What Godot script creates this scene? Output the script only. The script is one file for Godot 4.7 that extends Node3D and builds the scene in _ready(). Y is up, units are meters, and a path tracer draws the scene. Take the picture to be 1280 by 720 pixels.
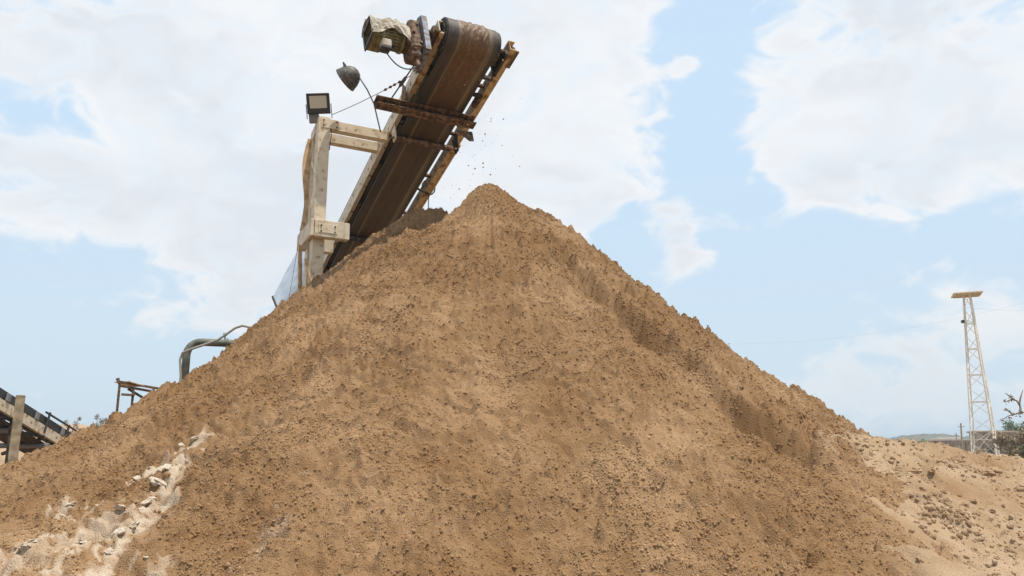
extends Node3D

# ---------------------------------------------------------------- camera model
const FOCAL := 980.0            # in pixels of a 1280 x 720 picture
const PITCH := 11.5             # degrees upwards
const EYE := Vector3(0, 1.6, 0)

func pixel_ray(px: float, py: float) -> Vector3:
	var c := cos(deg_to_rad(PITCH))
	var s := sin(deg_to_rad(PITCH))
	return Vector3(0, s, -c) + Vector3(1, 0, 0) * ((px - 640.0) / FOCAL) + Vector3(0, c, s) * ((360.0 - py) / FOCAL)

func at_depth(px: float, py: float, depth: float) -> Vector3:
	var d := pixel_ray(px, py)
	return EYE + d * (depth / -d.z)

# ---------------------------------------------------------------- mesh kit
class Kit:
	var v := PackedVector3Array()
	var n := PackedVector3Array()
	var c := PackedColorArray()
	var i := PackedInt32Array()
	var tint := Color(1, 1, 1)

	func tri(a: Vector3, b: Vector3, d: Vector3, out: Vector3) -> void:
		var nn := (d - a).cross(b - a)
		if nn.length_squared() < 1e-16:
			return
		nn = nn.normalized()
		var k := v.size()
		if nn.dot(out) < 0.0:
			nn = -nn
			v.append_array([a, d, b])
		else:
			v.append_array([a, b, d])
		n.append_array([nn, nn, nn])
		c.append_array([tint, tint, tint])
		i.append_array([k, k + 1, k + 2])

	func quad(a: Vector3, b: Vector3, d: Vector3, e: Vector3, out: Vector3) -> void:
		tri(a, b, d, out)
		tri(a, d, e, out)

	# a box with chamfered edges
	func box(xf: Transform3D, size: Vector3, bevel := 0.006) -> void:
		var h := size * 0.5
		var b := minf(bevel, minf(h.x, minf(h.y, h.z)) * 0.45)
		var ax := [Vector3.RIGHT, Vector3.UP, Vector3.BACK]
		var hh := [h.x, h.y, h.z]
		for a in 3:
			var p: int = (a + 1) % 3
			var q: int = (a + 2) % 3
			for s in [-1.0, 1.0]:
				var o: Vector3 = ax[a] * hh[a] * s
				var pu: Vector3 = ax[p] * (hh[p] - b)
				var qu: Vector3 = ax[q] * (hh[q] - b)
				quad(xf * (o - pu - qu), xf * (o + pu - qu), xf * (o + pu + qu), xf * (o - pu + qu), xf.basis * (ax[a] * s))
			for s in [-1.0, 1.0]:
				for t in [-1.0, 1.0]:
					# edge running along axis a
					var e1: Vector3 = ax[p] * s * hh[p] + ax[q] * t * (hh[q] - b)
					var e2: Vector3 = ax[p] * s * (hh[p] - b) + ax[q] * t * hh[q]
					var l: Vector3 = ax[a] * (hh[a] - b)
					quad(xf * (e1 - l), xf * (e1 + l), xf * (e2 + l), xf * (e2 - l), xf.basis * (ax[p] * s + ax[q] * t))
		for sx in [-1.0, 1.0]:
			for sy in [-1.0, 1.0]:
				for sz in [-1.0, 1.0]:
					tri(xf * Vector3(sx * h.x, sy * (h.y - b), sz * (h.z - b)), xf * Vector3(sx * (h.x - b), sy * h.y, sz * (h.z - b)), xf * Vector3(sx * (h.x - b), sy * (h.y - b), sz * h.z), xf.basis * Vector3(sx, sy, sz))

	# a box between two points: width across, height up
	func bar(a: Vector3, b: Vector3, width: float, height: float, up := Vector3.UP, bevel := 0.006) -> void:
		var z := (b - a).normalized()
		if absf(z.dot(up)) > 0.98:
			up = Vector3.RIGHT
		var x := up.cross(z).normalized()
		var y := z.cross(x)
		box(Transform3D(Basis(x, y, z), (a + b) * 0.5), Vector3(width, height, (b - a).length()), bevel)

	# a smooth tube along points; radius may be one number or one for each point
	func tube(pts: Array, radius, sides := 8, caps := true) -> void:
		var start := v.size()
		var up := Vector3.UP
		var d0: Vector3 = (pts[1] - pts[0]).normalized()
		if absf(d0.dot(up)) > 0.9:
			up = Vector3.RIGHT
		var x := d0.cross(up).normalized()
		for k in pts.size():
			var d: Vector3 = (pts[mini(k + 1, pts.size() - 1)] - pts[maxi(k - 1, 0)]).normalized()
			x = (x - d * x.dot(d)).normalized()
			var y := d.cross(x)
			var r: float = radius[k] if radius is Array else radius
			for m in sides:
				var an := TAU * m / sides
				var nn := x * cos(an) + y * sin(an)
				v.append(pts[k] + nn * r)
				n.append(nn)
				c.append(tint)
		for k in pts.size() - 1:
			for m in sides:
				var a := start + k * sides + m
				var b := start + k * sides + (m + 1) % sides
				i.append_array([a, b + sides, b, a, a + sides, b + sides])
		if caps:
			for e in [0, pts.size() - 1]:
				var d: Vector3 = (pts[0] - pts[1]) if e == 0 else (pts[e] - pts[e - 1])
				for m in sides:
					tri(pts[e], v[start + e * sides + m], v[start + e * sides + (m + 1) % sides], d)

	# profile of (radius, height) spun about the y axis of xf
	func lathe(profile: Array, xf: Transform3D, sides := 20) -> void:
		for k in profile.size() - 1:
			var p: Vector2 = profile[k]
			var q: Vector2 = profile[k + 1]
			var slope := Vector2(q.y - p.y, p.x - q.x)
			for m in sides:
				var a := TAU * m / sides
				var b := TAU * (m + 1) / sides
				var o := Vector3(cos((a + b) / 2) * slope.x, slope.y, sin((a + b) / 2) * slope.x)
				quad(xf * Vector3(cos(a) * p.x, p.y, sin(a) * p.x), xf * Vector3(cos(b) * p.x, p.y, sin(b) * p.x), xf * Vector3(cos(b) * q.x, q.y, sin(b) * q.x), xf * Vector3(cos(a) * q.x, q.y, sin(a) * q.x), xf.basis * o)

	# a polygon (x, y) extruded along z of xf
	func extrude(poly: PackedVector2Array, xf: Transform3D, z0: float, z1: float) -> void:
		var t := Geometry2D.triangulate_polygon(poly)
		for k in range(0, t.size(), 3):
			for zz in [z0, z1]:
				var o := Vector3(0, 0, -1 if zz == minf(z0, z1) else 1)
				tri(xf * Vector3(poly[t[k]].x, poly[t[k]].y, zz), xf * Vector3(poly[t[k + 1]].x, poly[t[k + 1]].y, zz), xf * Vector3(poly[t[k + 2]].x, poly[t[k + 2]].y, zz), xf.basis * o)
		var sgn := -1.0 if Geometry2D.is_polygon_clockwise(poly) else 1.0
		for k in poly.size():
			var p := poly[k]
			var q := poly[(k + 1) % poly.size()]
			var o := Vector3((q.y - p.y) * sgn, (p.x - q.x) * sgn, 0)
			quad(xf * Vector3(p.x, p.y, z0), xf * Vector3(q.x, q.y, z0), xf * Vector3(q.x, q.y, z1), xf * Vector3(p.x, p.y, z1), xf.basis * o)

	func mesh() -> ArrayMesh:
		var a := []
		a.resize(Mesh.ARRAY_MAX)
		a[Mesh.ARRAY_VERTEX] = v
		a[Mesh.ARRAY_NORMAL] = n
		a[Mesh.ARRAY_COLOR] = c
		a[Mesh.ARRAY_INDEX] = i
		var m := ArrayMesh.new()
		m.add_surface_from_arrays(Mesh.PRIMITIVE_TRIANGLES, a)
		return m

# ---------------------------------------------------------------- objects
var taken := {}

func numbered(called: String) -> String:
	if not taken.has(called):
		taken[called] = 0
		return called
	taken[called] += 1
	return "%s_%03d" % [called, taken[called]]

func tag(o: Node, label: String, category: String, group := "", kind := "") -> void:
	o.set_meta("label", label)
	o.set_meta("category", category)
	if group != "":
		o.set_meta("group", group)
	if kind != "":
		o.set_meta("kind", kind)

func thing(called: String, label: String, category: String, at := Transform3D(), group := "") -> Node3D:
	var o := Node3D.new()
	o.name = numbered(called)
	add_child(o)
	o.transform = at
	tag(o, label, category, group)
	return o

func part(called: String, kit: Kit, m: Material, parent: Node) -> MeshInstance3D:
	return mesh_part(called, kit.mesh(), m, parent)

func mesh_part(called: String, shape: Mesh, m: Material, parent: Node) -> MeshInstance3D:
	var o := MeshInstance3D.new()
	o.name = called if parent != self else numbered(called)
	o.mesh = shape
	o.material_override = m
	parent.add_child(o, true)
	return o

func structure(o: Node, label: String, category: String) -> void:
	tag(o, label, category, "", "structure")

# ---------------------------------------------------------------- noise and materials
func noise(freq: float, octaves := 1, seed_ := 1, type := FastNoiseLite.TYPE_SIMPLEX_SMOOTH) -> FastNoiseLite:
	var f := FastNoiseLite.new()
	f.noise_type = type
	f.frequency = freq
	f.seed = seed_
	f.fractal_type = FastNoiseLite.FRACTAL_FBM if octaves > 1 else FastNoiseLite.FRACTAL_NONE
	f.fractal_octaves = octaves
	return f

func lin(r: float, g: float, b: float) -> Color:
	return Color(r, g, b).linear_to_srgb()

# seamless noise through a ramp of [offset, linear colour]
func ramp_texture(size: int, freq: float, octaves: int, seed_: int, stops: Array, gain := 1.0) -> ImageTexture:
	var f := noise(freq, octaves, seed_)
	var src := f.get_seamless_image(size, size)
	src.convert(Image.FORMAT_L8)
	var g := Gradient.new()
	g.offsets = PackedFloat32Array(stops.map(func(s): return s[0]))
	g.colors = PackedColorArray(stops.map(func(s): return s[1].linear_to_srgb()))
	var table: Array = []
	for k in 256:
		table.append(g.sample(clampf((k / 255.0 - 0.5) * gain + 0.5, 0, 1)))
	var bytes := src.get_data()
	var out := PackedByteArray()
	out.resize(size * size * 3)
	for k in bytes.size():
		var col: Color = table[bytes[k]]
		out[k * 3] = int(col.r * 255)
		out[k * 3 + 1] = int(col.g * 255)
		out[k * 3 + 2] = int(col.b * 255)
	var im := Image.create_from_data(size, size, false, Image.FORMAT_RGB8, out)
	return ImageTexture.create_from_image(im)

func grey_texture(size: int, freq: float, octaves: int, seed_: int) -> ImageTexture:
	var im := noise(freq, octaves, seed_).get_seamless_image(size, size)
	im.convert(Image.FORMAT_L8)
	return ImageTexture.create_from_image(im)

func plain(col: Color, rough := 0.7, metal := 0.0) -> StandardMaterial3D:
	var m := StandardMaterial3D.new()
	m.albedo_color = col
	m.roughness = rough
	m.metallic = metal
	return m

func textured(tex: Texture2D, scale_: float, rough := 0.7, bump: Texture2D = null, bump_cm := 0.3) -> StandardMaterial3D:
	var m := StandardMaterial3D.new()
	m.albedo_texture = tex
	m.uv1_triplanar = true
	m.uv1_scale = Vector3.ONE * scale_
	m.roughness = rough
	if bump:
		m.heightmap_enabled = true
		m.heightmap_texture = bump
		m.heightmap_scale = bump_cm
	return m

var M := {}

func make_materials() -> void:
	var bump := grey_texture(512, 0.03, 4, 77)
	# painted steel: cream paint, faded, with rust breaking through
	var cream := ramp_texture(512, 0.012, 5, 5, [[0.0, Color(0.2, 0.12, 0.065)], [0.10, Color(0.38, 0.28, 0.175)], [0.18, Color(0.53, 0.445, 0.32)], [0.5, Color(0.585, 0.51, 0.38)], [1.0, Color(0.63, 0.56, 0.435)]], 1.35)
	M.cream = textured(cream, 0.9, 0.6, bump, 0.15)
	var cream2 := ramp_texture(512, 0.010, 5, 15, [[0.0, Color(0.2, 0.10, 0.04)], [0.2, Color(0.36, 0.22, 0.10)], [0.4, Color(0.48, 0.34, 0.18)], [0.7, Color(0.54, 0.41, 0.24)], [1.0, Color(0.6, 0.49, 0.33)]], 1.3)
	M.cream_rusty = textured(cream2, 1.1, 0.75, bump, 0.25)
	var rust := ramp_texture(512, 0.014, 5, 25, [[0.0, Color(0.035, 0.024, 0.018)], [0.4, Color(0.085, 0.052, 0.033)], [0.7, Color(0.13, 0.078, 0.045)], [1.0, Color(0.22, 0.14, 0.085)]], 1.8)
	M.rust = textured(rust, 1.3, 0.85, bump, 0.35)
	var dark := ramp_texture(512, 0.013, 5, 35, [[0.0, Color(0.012, 0.011, 0.01)], [0.5, Color(0.03, 0.026, 0.022)], [0.75, Color(0.06, 0.05, 0.038)], [1.0, Color(0.12, 0.09, 0.06)]], 1.7)
	M.dark = textured(dark, 1.2, 0.75, bump, 0.25)
	var blue := ramp_texture(256, 0.02, 4, 45, [[0.0, Color(0.10, 0.06, 0.035)], [0.35, Color(0.11, 0.10, 0.10)], [0.55, Color(0.13, 0.155, 0.21)], [1.0, Color(0.20, 0.235, 0.31)]], 1.7)
	M.blue = textured(blue, 1.6, 0.6, bump, 0.2)
	var olive := ramp_texture(256, 0.02, 4, 55, [[0.0, Color(0.05, 0.04, 0.02)], [0.4, Color(0.13, 0.12, 0.05)], [0.7, Color(0.2, 0.18, 0.08)], [1.0, Color(0.34, 0.31, 0.19)]], 1.0)
	M.olive = textured(olive, 1.7, 0.65, bump, 0.2)
	var hood := ramp_texture(256, 0.012, 4, 65, [[0.0, Color(0.2, 0.17, 0.13)], [0.5, Color(0.38, 0.34, 0.28)], [1.0, Color(0.55, 0.51, 0.44)]], 0.9)
	M.hood = textured(hood, 1.5, 0.7, bump, 0.3)
	var pale := ramp_texture(256, 0.012, 4, 85, [[0.0, Color(0.35, 0.33, 0.29)], [0.3, Color(0.6, 0.61, 0.62)], [1.0, Color(0.74, 0.77, 0.80)]], 1.5)
	M.white_sheet = textured(pale, 1.0, 0.35)
	var pipe := ramp_texture(256, 0.014, 4, 95, [[0.0, Color(0.05, 0.055, 0.045)], [0.6, Color(0.10, 0.11, 0.09)], [1.0, Color(0.17, 0.17, 0.14)]], 1.6)
	M.blue_sheet = textured(ramp_texture(256, 0.012, 4, 86, [[0.0, Color(0.33, 0.37, 0.41)], [0.4, Color(0.44, 0.52, 0.61)], [1.0, Color(0.56, 0.64, 0.73)]], 1.5), 1.0, 0.3)
	M.pipe = textured(pipe, 1.2, 0.6, bump, 0.15)
	M.hose = plain(lin(0.30, 0.29, 0.25), 0.6)
	M.cable = plain(lin(0.05, 0.05, 0.05), 0.6)
	M.wire = plain(lin(0.16, 0.16, 0.16), 0.5)
	M.black = plain(lin(0.025, 0.025, 0.026), 0.5)
	M.grey = plain(lin(0.16, 0.165, 0.17), 0.55)
	M.tin = textured(ramp_texture(256, 0.02, 4, 195, [[0.0, Color(0.03, 0.028, 0.026)], [0.6, Color(0.08, 0.076, 0.07)], [1.0, Color(0.15, 0.14, 0.125)]], 1.7), 3.0, 0.55, bump, 0.3)
	M.lens = plain(lin(0.48, 0.46, 0.38), 0.18)
	M.tower = textured(ramp_texture(256, 0.03, 3, 105, [[0.0, Color(0.5, 0.45, 0.37)], [0.5, Color(0.68, 0.64, 0.56)], [1.0, Color(0.76, 0.73, 0.67)]], 1.5), 0.4, 0.6)
	M.tower_deck = textured(ramp_texture(256, 0.03, 3, 115, [[0.0, Color(0.4, 0.3, 0.18)], [0.5, Color(0.62, 0.52, 0.36)], [1.0, Color(0.7, 0.62, 0.48)]], 1.4), 0.7, 0.7)
	var woody := ramp_texture(256, 0.012, 5, 125, [[0.0, Color(0.17, 0.14, 0.09)], [0.5, Color(0.31, 0.25, 0.16)], [1.0, Color(0.42, 0.35, 0.24)]], 1.6)
	M.post = textured(woody, 1.5, 0.7, bump, 0.2)
	M.wall = textured(ramp_texture(512, 0.02, 5, 135, [[0.0, Color(0.19, 0.14, 0.095)], [0.5, Color(0.28, 0.22, 0.155)], [1.0, Color(0.37, 0.30, 0.215)]], 1.7), 0.12, 0.9)
	M.bark = textured(ramp_texture(256, 0.03, 4, 145, [[0.0, Color(0.09, 0.07, 0.05)], [1.0, Color(0.25, 0.2, 0.15)]], 1.5), 2.0, 0.9)
	M.chalk = textured(ramp_texture(256, 0.02, 5, 155, [[0.0, Color(0.40, 0.30, 0.2)], [0.35, Color(0.52, 0.43, 0.32)], [0.6, Color(0.62, 0.55, 0.45)], [1.0, Color(0.7, 0.64, 0.56)]], 1.7), 3.0, 0.95, bump, 0.3)
	M.clod = textured(ramp_texture(256, 0.02, 5, 165, [[0.0, Color(0.26, 0.165, 0.09)], [0.5, Color(0.34, 0.23, 0.135)], [1.0, Color(0.42, 0.30, 0.19)]], 1.6), 3.0, 0.95, bump, 0.2)
	# loose sand: speckle of single grains over the colour of each patch
	var grain := ramp_texture(1024, 0.16, 3, 175, [[0.0, Color(0.45, 0.42, 0.40)], [0.35, Color(0.8, 0.79, 0.78)], [0.6, Color(1, 1, 1)], [1.0, Color(1, 1, 1)]], 1.6)
	var grain_bump := grey_texture(1024, 0.11, 3, 185)
	M.sand = textured(grain, 0.7, 0.95, grain_bump, 1.0)
	M.sand.uv1_world_triplanar = true
	M.sand.vertex_color_use_as_albedo = true
	M.sand.metallic_specular = 0.2
	M.crumb = plain(Color.WHITE, 0.95)
	M.crumb.vertex_color_use_as_albedo = true
	M.crumb.metallic_specular = 0.2
	M.belt = StandardMaterial3D.new()
	M.belt.vertex_color_use_as_albedo = true
	M.belt.roughness = 0.6
	M.belt.uv1_triplanar = true
	M.belt.heightmap_enabled = true
	M.belt.heightmap_texture = bump
	M.belt.heightmap_scale = 0.25
	M.leaf = StandardMaterial3D.new()
	M.leaf.vertex_color_use_as_albedo = true
	M.leaf.roughness = 0.7
	M.leaf.backlight = Color(0.25, 0.25, 0.15)

# ---------------------------------------------------------------- sky
const BLOBS := [
	# px, py, rx, ry, weight: the broken cumulus in view, by its direction
	[250, 80, 420, 200, 0.75], [560, 110, 250, 190, 0.8], [720, 60, 130, 160, 0.75], [690, 230, 110, 70, 0.55],
	[180, 240, 260, 110, 0.6], [330, 330, 160, 60, 0.35], [560, 260, 160, 60, 0.4], [20, 140, 66, 30, -0.85], [390, 195, 40, 26, -0.5],
	[10, 345, 150, 55, -0.85], [180, 395, 70, 26, 0.2], [230, 405, 110, 22, 0.45], [90, 470, 200, 70, -0.35],
	[880, 130, 58, 170, -1.15], [860, 300, 62, 60, 1.25], [845, 335, 60, 26, 0.3], [930, 285, 34, 16, 0.7], [858, 81, 20, 15, 1.9], [955, 195, 60, 40, 0.1],
	[1100, 90, 200, 130, 0.85], [1000, 170, 95, 70, 0.55], [1250, 180, 190, 100, 0.7], [1150, 255, 70, 26, 0.4],
	[1030, 320, 200, 60, -0.75], [930, 400, 130, 90, -0.6], [780, 300, 34, 60, -0.6], [950, 250, 36, 40, -0.7], [840, 220, 60, 26, -0.5], [770, 330, 60, 40, -0.4], [1230, 300, 70, 24, -0.4],
	[1210, 420, 150, 80, 0.6], [1060, 480, 100, 30, 0.3], [1160, 510, 200, 40, 0.35],
]

func sky_image() -> Image:
	var warp := noise(1.3, 3, 11)
	var fbm := noise(1.7, 6, 21)
	fbm.fractal_gain = 0.56
	var puff := noise(3.2, 6, 31)
	puff.fractal_gain = 0.58
	var tone := noise(0.9, 3, 41)
	var wide := noise(0.55, 3, 51)
	var spots: Array = []
	for b in BLOBS:
		var d := pixel_ray(b[0], b[1]).normalized()
		spots.append([atan2(d.x, -d.z), asin(d.y), b[2] / FOCAL, b[3] / FOCAL, b[4]])
	var shade := func(az: float, el: float) -> Color:
		var d := Vector3(sin(az) * cos(el), sin(el), -cos(az) * cos(el))
		var q := d * 4.2 + Vector3(0, d.y * 3.0, 0)
		q += Vector3(warp.get_noise_3dv(q), warp.get_noise_3dv(q + Vector3(9, 3, 1)), warp.get_noise_3dv(q + Vector3(2, 7, 5))) * 0.30
		var f := fbm.get_noise_3dv(q)
		var p := puff.get_noise_3dv(q)
		var lay := 0.0
		# the arrangement in view gives way to an even scatter of the same clouds elsewhere
		var near := (1.0 - smoothstep(0.62, 0.95, absf(az))) * (1.0 - smoothstep(0.50, 0.75, el))
		if near > 0.0:
			for s in spots:
				var u: float = (az - s[0]) / s[2]
				var w: float = (el - s[1]) / s[3]
				var e := u * u + w * w
				if e < 6.0:
					lay += s[4] * exp(-e)
		var open := 0.32 + wide.get_noise_3dv(d * 4.0) * 0.9
		lay = lerpf(open, lay, near)
		var dens := lay + f * 0.95 + p * 0.38
		var cover := smoothstep(0.06, 0.66, dens) * clampf(0.92 + p * 0.4, 0.7, 1.0)
		var k := clampf(d.y, 0.0, 1.0)
		var blue := Color(0.61, 0.785, 0.97).lerp(Color(0.40, 0.60, 0.90), smoothstep(0.45, 1.0, k))
		blue = blue.lerp(Color(0.685, 0.80, 0.865), pow(1.0 - clampf(k / 0.42, 0, 1), 1.6))
		var t := tone.get_noise_3dv(q * 0.9 + Vector3(5, 5, 5))
		var core := smoothstep(0.45, 1.15, dens + t * 0.5)
		var white := Color(0.945, 0.955, 0.97).lerp(Color(0.79, 0.82, 0.87), core * clampf(0.42 + t * 1.1 + p * 0.6, 0.0, 1.0))
		white = white.lerp(Color(0.77, 0.83, 0.865), 0.75 * (1.0 - smoothstep(0.02, 0.26, k)))
		return blue.lerp(white, cover * 0.94).linear_to_srgb()
	var W := 4096
	var H := 2048
	var low := Image.create(W / 4, H / 4, false, Image.FORMAT_RGB8)
	for y in H / 4:
		var el := (0.5 - (y + 0.5) / (H / 4.0)) * PI
		if el < -0.04:
			low.fill_rect(Rect2i(0, y, W / 4, H / 4 - y), Color(0.62, 0.52, 0.42))
			break
		for x in W / 4:
			low.set_pixel(x, y, shade.call(wrapf((x + 0.5) / (W / 4.0) * TAU, -PI, PI), el))
	low.resize(W, H, Image.INTERPOLATE_CUBIC)
	var half := int(W * 0.112)
	for y in range(int(H * 0.29), int(H * 0.505)):
		var el := (0.5 - (y + 0.5) / float(H)) * PI
		for x in range(-half, half):
			low.set_pixel(posmod(x, W), y, shade.call((x + 0.5) / float(W) * TAU, el))
	return low

# ---------------------------------------------------------------- the heap and the ground
const APEX := Vector3(-0.334, 5.19, -10.4)
const LOBE := Vector3(-1.36, 5.43, -12.3)
var nb := noise(0.30, 2, 3)
var nm := noise(1.1, 3, 4)
var nc := noise(4.2, 3, 6)
var nf := noise(12.5, 1, 8)
var nc2 := noise(8.0, 2, 16)
var ns := noise(0.9, 3, 9)
var nflow := noise(1.0, 3, 10)
var ncell := noise(3.0, 1, 12, FastNoiseLite.TYPE_CELLULAR)
var ncol := noise(0.8, 4, 13)
var gully: Array = []

# direction in which the gully lies, seen from the tip, at a given distance from it
func gully_angle(r: float) -> float:
	var k := 0
	while k < gully.size() - 2 and gully[k + 1].x < r:
		k += 1
	var p: Vector2 = gully[k]
	var q: Vector2 = gully[k + 1]
	var before: Vector2 = gully[maxi(k - 1, 0)]
	var after: Vector2 = gully[mini(k + 2, gully.size() - 1)]
	return cubic_interpolate(p.y, q.y, before.y, after.y, clampf((r - p.x) / (q.x - p.x), 0, 1))

var pale_lines: Array = []

func smax(a: float, b: float, k: float) -> float:
	var h := clampf(0.5 + 0.5 * (a - b) / k, 0, 1)
	return lerpf(b, a, h) + k * h * (1 - h)

func cone(x: float, z: float, top: Vector3, slope: float, c: float) -> float:
	var dx := x - top.x
	var dz := z - top.z
	return top.y - slope * (sqrt(dx * dx + dz * dz + c * c) - c)

func pile_base(x: float, z: float) -> float:
	var dx := x - APEX.x
	var slope := 0.820 - 0.006 * clampf(dx * 0.3, -1, 1)
	var dz := z - APEX.z
	var left := clampf(-dx * 0.35, 0, 1)
	var toe := maxf(sqrt(dx * dx + dz * dz) - 3.1 + 0.7 * left, 0.0)
	var foot := toe * toe * (0.034 + 0.016 * left)
	return foot + smax(cone(x, z, APEX, slope, 0.14), cone(x, z, LOBE, 1.02, 0.45), 0.03)

func line_distance(p: Vector2, line: Array) -> Vector2:
	# (distance, signed side) to a polyline of Vector2
	var best := 1e9
	var side := 1.0
	for k in line.size() - 1:
		var a: Vector2 = line[k]
		var b: Vector2 = line[k + 1]
		var ab := b - a
		var t := clampf((p - a).dot(ab) / ab.length_squared(), 0, 1)
		var d := p.distance_to(a + ab * t)
		if d < best:
			best = d
			side = signf(ab.cross(p - a))
	return Vector2(best, side * best)

func pile_height(x: float, z: float) -> float:
	var dx := x - APEX.x
	var dz := z - APEX.z
	var r := sqrt(dx * dx + dz * dz)
	var a := atan2(dx, dz)
	var h := pile_base(x, z)
	var fade := smoothstep(0.0, 1.3, r)
	h -= 0.16 * exp(-pow((r - 0.6) / 0.38, 2.0)) * clampf(-dx / 0.4, 0, 1)
	h += nb.get_noise_2d(x, z) * 0.10 * fade
	h += nm.get_noise_2d(x * 0.8, z * 0.8) * 0.085 * (0.2 + 0.8 * fade)
	# runs of sand that slid down the slope
	h += nflow.get_noise_2d(a * 9.0, r * 0.35) * 0.07 * fade
	h += nflow.get_noise_2d(a * 16.0 + 40.0, r * 0.7) * 0.03 * fade
	# crusts that slipped a little and left ledges across the slope
	var across := a * minf(r, 5.0) * 0.8
	var st := ns.get_noise_2d(across * 1.1 + 7.0, r * 2.0)
	h += smoothstep(-0.03, 0.03, st) * 0.05 * fade
	var st2 := ns.get_noise_2d(across * 2.6 - 20.0, r * 5.0)
	h += smoothstep(-0.05, 0.05, st2) * 0.035 * (0.3 + 0.7 * fade)
	# clumps
	var rough := clampf(0.5 + nm.get_noise_2d(x * 0.6 + 30, z * 0.6) * 1.7, 0.15, 1.0)
	var c := nc.get_noise_2d(x, z)
	h += (absf(c) * 0.055 + maxf(c - 0.05, 0.0) * 0.07) * rough * (0.3 + 0.7 * fade)
	var c2 := nc2.get_noise_2d(x, z)
	h += (absf(c2) + maxf(c2, 0.0)) * 0.036 * (0.4 + rough * 0.6)
	h += nf.get_noise_2d(x, z) * 0.010 + nc2.get_noise_2d(x * 1.3 + 31.0, z * 1.3 - 17.0) * 0.022 - 0.095 * (0.35 + 0.65 * fade)
	# hollows left by lumps that rolled away
	var cell := ncell.get_noise_2d(x * 0.45, z * 0.45)
	h -= smoothstep(-0.70, -0.98, cell) * 0.10 * smoothstep(0.0, 0.3, nm.get_noise_2d(x * 0.5 - 9, z * 0.5))
	if gully.size() > 0 and dx > 0.6 and r < 5.4:
		var wob := nm.get_noise_2d(x * 1.3, z * 1.3) * 0.14 + nc.get_noise_2d(x * 0.4, z * 0.4) * 0.03
		var s := (a - gully_angle(r)) * r + wob * 0.5
		if absf(s) < 0.8:
			var along := clampf((r - 1.0) / 1.4, 0, 1) * clampf((5.3 - r) / 1.0, 0, 1)
			# steep bank on the outer side, soft on the other
			var cut := smoothstep(0.15, 0.03, s) * smoothstep(-0.45, 0.02, s)
			h -= cut * 0.24 * along * (0.85 + wob * 2.0)
			h += smoothstep(0.6, 0.14, s) * smoothstep(0.05, 0.15, s) * 0.06 * along
	return h

func on_pile(px: float, py: float) -> Vector3:
	var d := pixel_ray(px, py)
	var t := 3.0
	while t < 20.0:
		var p := EYE + d * t
		if p.y < pile_base(p.x, p.z):
			return p
		t += 0.01
	return EYE + d * 12.0

func trace_line(pixels: Array) -> Array:
	var out: Array = []
	for p in pixels:
		var w := on_pile(p[0], p[1])
		out.append(Vector2(w.x, w.z))
	return out

func pale_amount(x: float, z: float) -> float:
	var best := 0.0
	for l in pale_lines:
		if x < l[3] or x > l[4]:
			continue
		var d: float = line_distance(Vector2(x, z), l[0]).x
		if d < l[1] * 2.5:
			var e: float = l[1] * (1.0 + nc.get_noise_2d(x * 0.7, z * 0.7) * 1.3 + nf.get_noise_2d(x, z) * 1.0)
			best = maxf(best, smoothstep(e, e * 0.3, d) * l[2])
	return best

func pile_color(x: float, z: float) -> Color:
	var a := ncol.get_noise_2d(x * 0.9, z * 0.9) * 1.25
	var b := ncol.get_noise_2d(x * 6.0 + 50.0, z * 6.0)
	var col := Color(0.280, 0.177, 0.095)
	col = col.lerp(Color(0.235, 0.139, 0.068), clampf(-a * 1.1 - b * 0.5 + 0.05, 0, 1))
	col = col.lerp(Color(0.395, 0.265, 0.155), clampf(a * 1.1 + b * 0.45 - 0.05, 0, 1) * 0.8)
	if x > 1.8:
		# spilled sand and bank sand mixed where the two meet
		var over := pile_base(x, z) - ground_base(x, z)
		if over < 0.8:
			col = col.lerp(ground_color(x, z), smoothstep(0.16, -0.10, over - 0.12 + b * 0.30 + a * 0.35) * 0.65)
	var k := pale_amount(x, z)
	if k > 0.0:
		col = col.lerp(Color(0.545, 0.46, 0.355), k * clampf(0.85 + b * 0.9, 0.3, 1))
	return col

func ground_base(x: float, z: float) -> float:
	# a trampled bench on the right behind the heap, lower towards the camera
	var depth := -z
	var right := smoothstep(1.0, 7.0, x)
	var y := right * 0.80 * smoothstep(3.5, 19.0, depth + x * 0.15)
	# a pale bank of washed-out sand along the foot of the heap, falling to the right and to the front
	var bank := 0.74 + 0.35 * (minf(depth, 8.6) - 5.5) - 0.10 * maxf(depth - 8.6, 0.0) - 0.17 * (x - 3.0) - 0.6 * maxf(2.7 - x, 0.0)
	return smax(y, bank, 0.2)

func ground_height(x: float, z: float) -> float:
	var y := ground_base(x, z)
	var d := sqrt(x * x + z * z)
	var near := 1.0 - smoothstep(25.0, 70.0, d)
	y += nb.get_noise_2d(x * 0.5, z * 0.5) * 0.10 * (1.0 - smoothstep(100.0, 400.0, d))
	if near > 0.0:
		var dx := x - APEX.x
		var dz := z - APEX.z
		var a := atan2(dx, dz)
		var r := sqrt(dx * dx + dz * dz)
		y += nm.get_noise_2d(x * 0.9, z * 0.9) * 0.10 * near
		y += nflow.get_noise_2d(a * 14.0, r * 0.4) * 0.05 * near
		var rough := clampf(0.5 + nm.get_noise_2d(x * 0.5 + 60, z * 0.5) * 1.6, 0.15, 1.0)
		var c := nc.get_noise_2d(x * 0.8, z * 0.8)
		y += (absf(c) * 0.06 + maxf(c, 0) * 0.06) * rough * near
		y += nf.get_noise_2d(x, z) * 0.014 * near
		var st := ns.get_noise_2d(x * 1.5 + 3.0, z * 1.5)
		y += smoothstep(-0.04, 0.04, st) * 0.035 * near
	return y

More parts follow.
